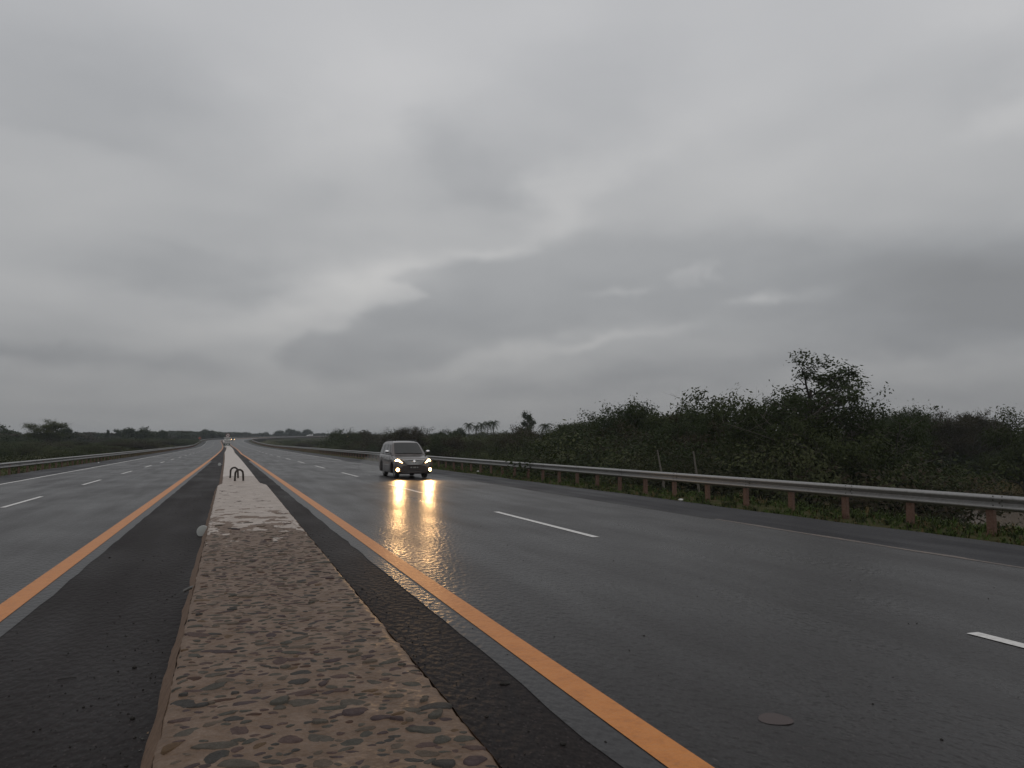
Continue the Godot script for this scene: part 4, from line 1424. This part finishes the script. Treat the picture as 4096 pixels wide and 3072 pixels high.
func make_debris() -> void:
	var c := part("dirt_clod", lump(1, 0.034, 0.011, 0.02), M.clod)
	c.position = on_road(2021, 2738)
	c.rotation.y = 0.3
	meta(c, "dark elongated clod lying between median and right yellow line", "clod")
	var spots := [[538, 2672, "dark lump on the left asphalt close to the median, upper of two", 0.017], [529, 2877, "dark lump on the left asphalt close to the median, lower of two", 0.018], [2252, 2980, "small dark clump near the bottom edge right of the median", 0.018], [1946, 2870, "small dark clump right of the median below the elongated clod", 0.012], [438, 2232, "small dark crumb beside the left yellow line", 0.016], [1450, 2357, "small round crumb on the right asphalt beside the median", 0.013]]
	for k in spots.size():
		var o := part("dirt_lump", lump(10 + k, spots[k][3], spots[k][3] * 0.6, spots[k][3] * 0.8), M.clod)
		o.position = on_road(spots[k][0], spots[k][1])
		meta(o, spots[k][2], "dirt")
	var bits := [[584, 2958, "pale scrap of litter at the foot of the median, upper of two"], [576, 3004, "pale scrap of litter at the foot of the median, lower of two"], [606, 2935, "tan dead leaf against the foot of the median"]]
	for k in bits.size():
		var m := Shape.new()
		var i0 := m.vert(Vector3(-0.012, 0.004, 0), Vector3.UP)
		m.vert(Vector3(0, 0.012, 0.006), Vector3.UP)
		m.vert(Vector3(0.014, 0.005, 0), Vector3.UP)
		m.vert(Vector3(0, 0.003, -0.008), Vector3.UP)
		m.quad(i0, i0 + 1, i0 + 2, i0 + 3)
		m.quad(i0, i0 + 3, i0 + 2, i0 + 1)
		var o := part("litter" if k < 2 else "dead_leaf", m.build(), M.litter if k < 2 else M.dead_leaf)
		o.position = on_road(bits[k][0], bits[k][1]) + Vector3(-0.02, 0, 0)
		o.rotation.y = k * 1.1
		meta(o, bits[k][2], "litter" if k < 2 else "leaf")
	var tw := Shape.new()
	tw.tube([Vector3(-0.05, 0.004, 0.03), Vector3(0, 0.005, 0), Vector3(0.05, 0.004, -0.02)], [0.002, 0.003, 0.002], 5)
	var t := part("twig", tw.build(), M.clod)
	t.position = on_road(270, 2715)
	meta(t, "thin dark twig on the left asphalt", "twig")
	for w in [[2723, 2001, "white scrap on the verge under the right guardrail"], [1912, 1886, "white scrap on the verge just right of the car"], [394, 1852, "white scrap at the edge of the left shoulder"]]:
		var o := part("litter", lump(int(w[0]), 0.07, 0.035, 0.05), M.litter)
		o.position = on_road(w[0], w[1]) + Vector3(0, -0.01, 0)
		meta(o, w[2], "litter")
	# loose grit
	rng.seed = 91
	var spots2 := []
	for k in 2600:
		var s := 2.5 + 24.0 * pow(rng.randf(), 1.5)
		var u := 0.0
		var pick := rng.randf()
		if pick < 0.5: u = med_left(s) - 0.14 - absf(rng.randfn()) * 0.45
		elif pick < 0.85: u = med_right(s) + 0.14 + absf(rng.randfn()) * 0.35
		else: u = rng.randf_range(2.5, 9.0)
		var sc := 0.0022 + 0.007 * pow(rng.randf(), 5.0)
		spots2.append(Transform3D(Basis(Vector3.UP, rng.randf() * TAU).scaled(Vector3.ONE * sc), P(s, u, 0.0)))
	var mm := MultiMesh.new()
	mm.transform_format = MultiMesh.TRANSFORM_3D
	mm.mesh = lump(50, 1.0, 0.6, 0.8)
	mm.instance_count = spots2.size()
	for k in spots2.size(): mm.set_instance_transform(k, spots2[k])
	var g := MultiMeshInstance3D.new()
	g.name = "grit"
	g.multimesh = mm
	g.material_override = M.clod
	add_child(g, true)
	meta(g, "fine dark grit scattered on the asphalt beside the median", "grit", "", "stuff")

# ------------------------------------------------------------------ vehicles (length along z, front at +z, wheels on y = 0)
func pick(tab: Array, z: float) -> float:
	# tab = [[z, value]...] from front to rear
	if z >= tab[0][0]: return tab[0][1]
	for k in range(1, tab.size()):
		if z >= tab[k][0]: return lerpf(tab[k][1], tab[k - 1][1], (z - tab[k][0]) / (tab[k - 1][0] - tab[k][0]))
	return tab[tab.size() - 1][1]

func ring_loft(rings: Array, cap: bool) -> ArrayMesh:
	var m := Shape.new()
	var n: int = rings[0].size()
	for r in rings:
		for p in r: m.vert(p, Vector3.UP)
	for k in range(1, rings.size()):
		for j in n:
			var j2 := (j + 1) % n
			m.quad((k - 1) * n + j, k * n + j, k * n + j2, (k - 1) * n + j2)
	for k in rings.size():
		var mid := Vector3.ZERO
		for p in rings[k]: mid += p / n
		for j in n:
			var a: Vector3 = rings[k][(j + 1) % n] - rings[k][(j + n - 1) % n]
			var b: Vector3 = rings[mini(k + 1, rings.size() - 1)][j] - rings[maxi(k - 1, 0)][j]
			var nn := a.cross(b).normalized()
			if nn.dot(rings[k][j] - mid) < 0: nn = -nn
			m.n[k * n + j] = nn
	if cap:
		for e in [0, rings.size() - 1]:
			var mid := Vector3.ZERO
			for p in rings[e]: mid += p / n
			var dir := Vector3.BACK if e == 0 else Vector3.FORWARD
			var c := m.vert(mid, dir)
			for j in n: m.vert(rings[e][j], dir)
			for j in n: m.tri(c, c + 1 + j, c + 1 + (j + 1) % n)
	return m.build()

const AXLE_F := 1.45
const AXLE_R := -1.30
const ROOF := [[1.14, 1.075], [0.95, 1.19], [0.45, 1.545], [0.28, 1.635], [0.08, 1.69], [-0.5, 1.735], [-1.5, 1.725], [-1.98, 1.65], [-2.14, 1.42], [-2.24, 1.08]]
const SIDE_TOP := [[2.30, 0.58], [2.26, 0.64], [2.16, 0.78], [2.02, 0.87], [1.8, 0.925], [1.25, 1.02], [1.0, 1.06], [-2.1, 1.11], [-2.2, 1.05], [-2.27, 0.92]]
const WIDE := [[2.30, 0.60], [2.26, 0.74], [2.16, 0.825], [2.02, 0.865], [1.8, 0.88], [0.0, 0.885], [-1.9, 0.88], [-2.15, 0.85], [-2.27, 0.76]]

func car_body() -> ArrayMesh:
	var zs := [2.30, 2.26, 2.16, 2.02]
	for ax in [AXLE_F, AXLE_R]:
		for d in [0.45, 0.405, 0.40, 0.37, 0.3, 0.2, 0.1, 0.0, -0.1, -0.2, -0.3, -0.37, -0.40, -0.405, -0.45]: zs.append(ax + d)
		if ax == AXLE_F: zs.append_array([0.9, 0.4, 0.0, -0.4, -0.7])
	zs.append_array([-1.9, -2.05, -2.15, -2.2, -2.27])
	var rings := []
	for z in zs:
		var w := pick(WIDE, z)
		var t := pick(SIDE_TOP, z)
		var b := 0.26 if z > 2.2 or z < -2.1 else 0.22
		for ax in [AXLE_F, AXLE_R]:
			if absf(z - ax) < 0.401: b = maxf(b, 0.33 + sqrt(maxf(0.0, 0.16 - (z - ax) * (z - ax))))
		b = minf(b, t - 0.16)
		var cr := 0.055 if z > 1.0 else 0.0
		var half := [Vector2(0, b), Vector2(0.84 * w, b), Vector2(0.965 * w, b + 0.03), Vector2(w, b + 0.25 * (t - b)), Vector2(w * 1.004, b + 0.6 * (t - b)), Vector2(0.975 * w, t - 0.06), Vector2(0.93 * w, t - 0.008), Vector2(0.8 * w, t + cr * 0.45), Vector2(0.4 * w, t + cr * 0.9), Vector2(0, t + cr)]
		var ring := []
		for p in half: ring.append(Vector3(p.x, p.y, z))
		for k in range(half.size() - 2, 0, -1): ring.append(Vector3(-half[k].x, half[k].y, z))
		rings.append(ring)
	return ring_loft(rings, true)

func car_cabin() -> ArrayMesh:
	var rings := []
	for z in [1.14, 0.95, 0.7, 0.45, 0.28, 0.08, -0.2, -0.5, -1.0, -1.5, -1.8, -1.98, -2.08, -2.14, -2.24]:
		var top := pick(ROOF, z)
		var k := clampf((top - 1.03) / 0.70, 0.0, 1.0)
		var wb := 0.835 - 0.05 * clampf((-z - 1.9) / 0.34, 0.0, 1.0)
		var wr := wb - 0.185 * k
		var half := [Vector2(0, 1.0), Vector2(wb, 1.0), Vector2(lerpf(wb, wr, 0.5), lerpf(1.03, top, 0.48)), Vector2(wr + 0.015, top - 0.07), Vector2(wr - 0.03, top - 0.022), Vector2(wr - 0.12, top - 0.004), Vector2(wr * 0.4, top + 0.008), Vector2(0, top + 0.012)]
		var ring := []
		for p in half: ring.append(Vector3(p.x, p.y, z))
		for j in range(half.size() - 2, 0, -1): ring.append(Vector3(-half[j].x, half[j].y, z))
		rings.append(ring)
	return ring_loft(rings, true)

func cabin_x(y: float) -> float:
	return 0.835 - 0.185 * clampf((y - 1.03) / 0.70, 0.0, 1.0) + 0.004 * sin(PI * (y - 1.03) / 0.7)

func car_windscreen() -> ArrayMesh:
	var m := Shape.new()
	for r in 7:
		var z := lerpf(1.05, 0.30, r / 6.0)
		for c in 13:
			var t := (c - 6) / 6.0
			var w := lerpf(0.675, 0.575, r / 6.0)
			var y := pick(ROOF, z) + 0.030 - 0.022 * t * t * t * t
			m.vert(Vector3(t * w, y, z + 0.022), Vector3(0.2 * t, 0.62, 0.78).normalized(), Vector2(t, r))
		if r > 0:
			for c in 12: m.quad((r - 1) * 13 + c, (r - 1) * 13 + c + 1, r * 13 + c + 1, r * 13 + c)
	return m.build()

func side_glass(pts: Array, sg: float) -> ArrayMesh:
	var m := Shape.new()
	var mid := Vector2.ZERO
	for p in pts: mid += p / pts.size()
	var k := m.vert(Vector3(sg * (cabin_x(mid.y) + 0.012), mid.y, mid.x), Vector3(sg, 0.25, 0).normalized())
	for p in pts: m.vert(Vector3(sg * (cabin_x(p.y) + 0.010), p.y, p.x), Vector3(sg, 0.25, 0).normalized())
	for j in pts.size(): m.tri(k, k + 1 + j, k + 1 + (j + 1) % pts.size())
	return m.build()

func flat_lens(pts: Array, z0: float, slope: float, thick: float, sg: float) -> ArrayMesh:
	# a bulging lens whose outline is given in x, y; z falls off towards the side of the car
	var m := Shape.new()
	var mid := Vector2.ZERO
	for p in pts: mid += p / pts.size()
	var zz := func(p: Vector2) -> float: return z0 - slope * p.x * p.x
	var c := m.vert(Vector3(sg * mid.x, mid.y, zz.call(mid) + thick), Vector3.BACK)
	var n := pts.size()
	for ring in 3:
		var sc: float = [0.6, 0.92, 1.0][ring]
		var th: float = [0.85, 0.4, -1.0][ring] * thick
		for p in pts:
			var q: Vector2 = mid + (p - mid) * sc
			m.vert(Vector3(sg * q.x, q.y, zz.call(q) + th), (Vector3.BACK + Vector3(sg * (p - mid).x, (p - mid).y, 0).normalized() * [0.2, 0.7, 2.0][ring]).normalized())
	for j in n:
		var j2 := (j + 1) % n
		m.tri(c, c + 1 + j, c + 1 + j2)
		for ring in 2: m.quad(c + 1 + ring * n + j, c + 1 + (ring + 1) * n + j, c + 1 + (ring + 1) * n + j2, c + 1 + ring * n + j2)
	return m.build()

func make_car(called: String, label: String, category: String, at: Vector3, turn: float, paint: Material, glow: float, lamps: bool, full: bool) -> Node3D:
	var o := thing(called, label, category, at, turn)
	part("body", car_body(), paint, o)
	part("cabin", car_cabin(), paint, o)
	part("windscreen", car_windscreen(), M.car_glass, o)
	for sg in [-1.0, 1.0]:
		part("side_window", side_glass([Vector2(0.78, 1.13), Vector2(0.36, 1.46), Vector2(0.22, 1.55), Vector2(-0.22, 1.59), Vector2(-0.26, 1.13)], sg), M.car_glass, o)
		part("side_window", side_glass([Vector2(-0.34, 1.13), Vector2(-0.30, 1.59), Vector2(-1.08, 1.59), Vector2(-1.14, 1.13)], sg), M.car_glass, o)
		if full: part("side_window", side_glass([Vector2(-1.22, 1.13), Vector2(-1.17, 1.58), Vector2(-1.80, 1.55), Vector2(-1.98, 1.30), Vector2(-2.0, 1.14)], sg), M.car_glass, o)
	# wheels
	for ax in [AXLE_F, AXLE_R]:
		for sg in [-1.0, 1.0]:
			var ty := Shape.new()
			var cx: float = 0.67 * sg
			ty.lathe(Vector3(cx, 0.335, ax), Vector3(sg, 0, 0), [[-0.10, 0.20], [-0.10, 0.29], [-0.085, 0.325], [-0.06, 0.335], [0.06, 0.335], [0.085, 0.325], [0.10, 0.29], [0.10, 0.215], [0.085, 0.205]], 26)
			var wh := part("wheel", ty.build(), M.tyre, o)
			var rm := Shape.new()
			rm.lathe(Vector3(cx, 0.335, ax), Vector3(sg, 0, 0), [[0.088, 0.205], [0.094, 0.19], [0.075, 0.17], [0.07, 0.06], [0.085, 0.05], [0.087, 0.0]], 20)
			for k in 5:
				var a := TAU * k / 5.0
				rm.tube([Vector3(cx + sg * 0.088, 0.335 + sin(a) * 0.05, ax + cos(a) * 0.05), Vector3(cx + sg * 0.092, 0.335 + sin(a) * 0.185, ax + cos(a) * 0.185)], [0.026, 0.03], 5)
			part("rim", rm.build(), M.galv, wh)
	var ub := Shape.new()
	ub.box(Vector3(-0.62, 0.24, -2.1), Vector3(0.62, 0.60, 2.05), 0.03)
	part("underbody", ub.build(), M.car_black, o)
	# lamps
	var lens := [Vector2(0.845, 0.83), Vector2(0.80, 0.885), Vector2(0.74, 0.905), Vector2(0.68, 0.89), Vector2(0.60, 0.80), Vector2(0.50, 0.715), Vector2(0.56, 0.70), Vector2(0.68, 0.71), Vector2(0.79, 0.735), Vector2(0.84, 0.78)]
	for sg in [-1.0, 1.0]:
		var h := part("headlight", flat_lens(lens, 2.33, 0.42, 0.035, sg), M.headlamp if lamps else M.lamp_off, o)
		if lamps and full:
			h.set_meta("label", "lit headlight")
			var sp := SpotLight3D.new()
			sp.name = "headlight_beam"
			sp.light_color = Color(1.0, 0.78, 0.52)
			sp.light_energy = glow
			sp.light_size = 0.08
			sp.spot_range = 60.0
			sp.spot_angle = 38.0
			sp.spot_attenuation = 2.0
			sp.shadow_enabled = true
			sp.position = Vector3(sg * 0.69, 0.80, 2.33)
			sp.rotation = Vector3(deg_to_rad(-3.0), PI, 0)
			h.add_child(sp)
	if not full: return o
	for sg in [-1.0, 1.0]:
		var f := Shape.new()
		f.lathe(Vector3(sg * 0.735, 0.42, 2.20), Vector3(sg * 0.25, 0, 1).normalized(), [[-0.05, 0.085], [0.04, 0.085], [0.06, 0.075], [0.075, 0.045], [0.08, 0.0]], 18)
		var fl := part("fog_light", f.build(), M.foglamp, o)
		fl.set_meta("label", "lit fog light")
	# grille: dark opening, and chrome bars with their sheen painted in as pale colour
	var gm := Shape.new()
	for k in 12:
		var x0 := lerpf(-0.50, 0.50, k / 12.0)
		var x1 := lerpf(-0.50, 0.50, (k + 1) / 12.0)
		var z0 := 2.318 - 0.22 * x0 * x0
		var z1 := 2.318 - 0.22 * x1 * x1
		gm.face(Vector3(x0, 0.655 + 0.10 * x0 * x0, z0), Vector3(x1, 0.655 + 0.10 * x1 * x1, z1), Vector3(x1, 0.865, z1 - 0.10), Vector3(x0, 0.865, z0 - 0.10), Vector3.BACK)
	part("grille", gm.build(), M.car_black, o)
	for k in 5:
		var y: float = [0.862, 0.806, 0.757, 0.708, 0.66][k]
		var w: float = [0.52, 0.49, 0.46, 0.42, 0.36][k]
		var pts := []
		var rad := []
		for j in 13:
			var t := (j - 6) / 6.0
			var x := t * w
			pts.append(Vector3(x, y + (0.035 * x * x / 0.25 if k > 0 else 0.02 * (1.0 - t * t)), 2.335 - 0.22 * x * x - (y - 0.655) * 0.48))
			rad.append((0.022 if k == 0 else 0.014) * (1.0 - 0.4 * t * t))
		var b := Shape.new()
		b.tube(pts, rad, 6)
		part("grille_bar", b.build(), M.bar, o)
	var em := Shape.new()
	em.lathe(Vector3(0, 0.80, 2.29), Vector3(0, 0.3, 1).normalized(), [[0.0, 0.065], [0.02, 0.06], [0.03, 0.045], [0.02, 0.03], [0.02, 0.0]], 18)
	part("emblem", em.build(), M.chrome, o)
	# lower intake, bumper lip, number plate
	var lo := Shape.new()
	lo.box(Vector3(-0.46, 0.30, 2.24), Vector3(0.46, 0.40, 2.312), 0.02)
	part("lower_intake", lo.build(), M.car_black, o)
	var lip := Shape.new()
	var lp := []
	var lr := []
	for j in 13:
		var t := (j - 6) / 6.0
		lp.append(Vector3(t * 0.80, 0.30 - 0.01 * t * t, 2.315 - 0.27 * pow(absf(t), 3.0)))
		lr.append(0.030)
	lip.tube(lp, lr, 6)
	part("bumper_lip", lip.build(), paint, o)
	var pl := Shape.new()
	pl.box(Vector3(-0.215, 0.455, 2.30), Vector3(0.215, 0.59, 2.322), 0.004)
	var plate := part("number_plate", pl.build(), M.car_black, o)
	for b in [[-0.185, -0.10], [-0.055, 0.085], [0.115, 0.185]]:         # the three groups of pale, unreadable characters
		var ch := Shape.new()
		ch.box(Vector3(b[0], 0.492, 2.3235), Vector3(b[1], 0.556, 2.327), 0.001)
		part("plate_marks", ch.build(), M.plate_grey, plate)
	# mirrors, wipers, handles, mouldings
	for sg in [-1.0, 1.0]:
		var mi := Shape.new()
		mi.lathe(Vector3(sg * 0.99, 1.235, 0.80), Vector3(0, 0, 1), [[-0.07, 0.0], [-0.065, 0.07], [-0.02, 0.085], [0.04, 0.075], [0.07, 0.045], [0.08, 0.0]], 16)
		for k in mi.v.size():
			mi.v[k].x = sg * 0.99 + (mi.v[k].x - sg * 0.99) * 1.35
			mi.v[k].y = 1.235 + (mi.v[k].y - 1.235) * 0.85
		var mm := part("mirror", mi.build(), M.chrome, o)
		var stem := Shape.new()
		stem.box(Vector3(minf(sg * 0.80, sg * 0.95), 1.15, 0.76), Vector3(maxf(sg * 0.80, sg * 0.95), 1.19, 0.82), 0.01)
		part("arm", stem.build(), paint, mm)
		for z in [0.0, -0.98]:
			var hd := Shape.new()
			hd.box(Vector3(sg * 0.892 - 0.012, 0.93, z - 0.10), Vector3(sg * 0.892 + 0.012, 0.965, z + 0.10), 0.008)
			part("door_handle", hd.build(), M.chrome, o)
		var mo := Shape.new()
		mo.box(Vector3(sg * 0.89 - 0.01, 0.56, -0.85), Vector3(sg * 0.89 + 0.01, 0.61, 0.98), 0.008)
		part("side_moulding", mo.build(), paint, o)
		for z in [0.86, -0.29, -1.17]:
			var gap := Shape.new()
			gap.box(Vector3(sg * 0.886 - 0.004, 0.33, z - 0.004), Vector3(sg * 0.886 + 0.004, 1.05, z + 0.004))
			part("door_gap", gap.build(), M.car_black, o)
		var wp := Shape.new()
		wp.tube([Vector3(sg * 0.36 + 0.26, 1.145, 1.05), Vector3(sg * 0.36 - 0.02, 1.13, 1.075), Vector3(sg * 0.36 - 0.28, 1.155, 1.03)], [0.008, 0.012, 0.008], 5)
		part("wiper", wp.build(), M.car_black, o)
		var rr := Shape.new()
		rr.tube([Vector3(sg * 0.60, 1.70, 0.0), Vector3(sg * 0.595, 1.775, -0.15), Vector3(sg * 0.59, 1.775, -1.45), Vector3(sg * 0.59, 1.72, -1.6)], [0.014, 0.014, 0.014, 0.014], 6)
		part("roof_rail", rr.build(), M.car_black, o)
	return o

func make_cars() -> void:
	M.paint = std(lin(0.045, 0.033, 0.030), 0.34, 0.35)
	M.paint.clearcoat_enabled = true
	M.paint.clearcoat = 0.8
	M.paint.clearcoat_roughness = 0.08
	M.paint_white = std(lin(0.55, 0.55, 0.55), 0.35)
	M.paint_grey = std(lin(0.16, 0.16, 0.17), 0.35, 0.4)
	M.car_glass = std(lin(0.03, 0.032, 0.034), 0.06)
	M.car_black = std(lin(0.012, 0.012, 0.012), 0.5)
	M.tyre = std(lin(0.02, 0.019, 0.018), 0.75)
	M.plate_grey = std(lin(0.2, 0.19, 0.18), 0.5)
	M.bar = std(lin(0.62, 0.62, 0.62), 0.3, 0.2)  # near white colour stands in for bright reflections on the chrome grille
	M.chrome = std(lin(0.75, 0.75, 0.76), 0.12, 1.0)
	M.lamp_off = std(lin(0.5, 0.5, 0.5), 0.15)
	M.headlamp = std(lin(0.8, 0.8, 0.78), 0.2)
	M.headlamp.emission_enabled = true
	M.headlamp.emission = Color(1.0, 0.80, 0.54)
	M.headlamp.emission_energy_multiplier = 14.0
	M.foglamp = std(lin(0.8, 0.8, 0.78), 0.2)
	M.foglamp.emission_enabled = true
	M.foglamp.emission = Color(1.0, 0.74, 0.44)
	M.foglamp.emission_energy_multiplier = 26.0
	var a := heading(30.0)
	var f := Vector3(-sin(a), 0, cos(a))
	var front := on_road(1641, 1912)
	var at := front - f * AXLE_F
	var su := station(at.x, at.z)
	at.y = P(su.x, su.y).y
	make_car("people_carrier", "dark brown grey people carrier with lit headlights driving towards the camera", "car", at, -a, M.paint, 12.0, true, true)
	# spray thrown up round the wheels of the car
	var fv := FogVolume.new()
	fv.name = "road_spray"
	fv.shape = RenderingServer.FOG_VOLUME_SHAPE_ELLIPSOID
	fv.size = Vector3(3.2, 1.5, 8.0)
	var fm := FogMaterial.new()
	fm.density = 0.05
	fm.albedo = Color(0.9, 0.9, 0.9)
	fv.material = fm
	add_child(fv)
	fv.position = at - f * 3.2 + Vector3(0, 0.45, 0)
	fv.rotation.y = -a
	meta(fv, "thin spray hanging behind the people carrier", "", "", "stuff")
	# far traffic in the bend
	for v in [[436.0, 5.0, "far car with a lit headlight coming out of the bend", true, true], [566.0, 6.0, "far white car on the bend beyond the road sign", false, false], [600.0, 6.0, "farthest car, lights on, at the right end of the far road", true, true]]:
		var p := P(v[0], v[1] + drift_r(v[0]), 0.0)
		make_car("distant_car", v[2], "car", p, -heading(v[0]), M.paint_white if not v[4] else M.paint_grey, 8.0, v[3], false)

# ------------------------------------------------------------------
func _ready() -> void:
	var cam := Camera3D.new()
	cam.name = "camera"
	cam.position = Vector3(0, EYE, 0)
	cam.rotation.x = atan((1767.0 - 1536.0) / SIGHT)
	cam.fov = rad_to_deg(2.0 * atan(1536.0 / SIGHT))
	cam.near = 0.05
	cam.far = 9000.0
	add_child(cam)
	cam.current = true

	var env := Environment.new()
	env.background_mode = Environment.BG_SKY
	var sky := Sky.new()
	var pan := PanoramaSkyMaterial.new()
	pan.panorama = ImageTexture.create_from_image(sky_picture())
	sky.sky_material = pan
	env.sky = sky
	env.tonemap_mode = Environment.TONE_MAPPER_LINEAR
	env.tonemap_exposure = 1.0
	env.ambient_light_source = Environment.AMBIENT_SOURCE_SKY
	env.fog_enabled = true
	env.fog_density = 0.00028
	env.fog_light_color = Color(0.72, 0.75, 0.78)
	env.volumetric_fog_enabled = true
	env.volumetric_fog_density = 0.0
	env.sdfgi_enabled = true
	env.ssao_enabled = true
	env.ssil_enabled = true
	var we := WorldEnvironment.new()
	we.name = "environment"
	we.environment = env
	add_child(we)

	var sun := DirectionalLight3D.new()
	sun.name = "sun_behind_cloud"
	sun.light_energy = 0.15
	sun.light_angular_distance = 110.0
	sun.light_color = Color(1.0, 0.97, 0.93)
	sun.shadow_enabled = true
	sun.rotation_degrees = Vector3(-62, 25, 0)
	add_child(sun)

	n_ground = noise(201, 0.03, 3)
	n_small = noise(203, 0.9, 3)
	make_line()
	make_materials()
	make_ground()
	make_road()
	make_median()
	make_rail(true)
	make_rail(false)
	make_plants()
	make_grass()
	make_median_things()
	make_signs()
	make_cars()
	make_debris()
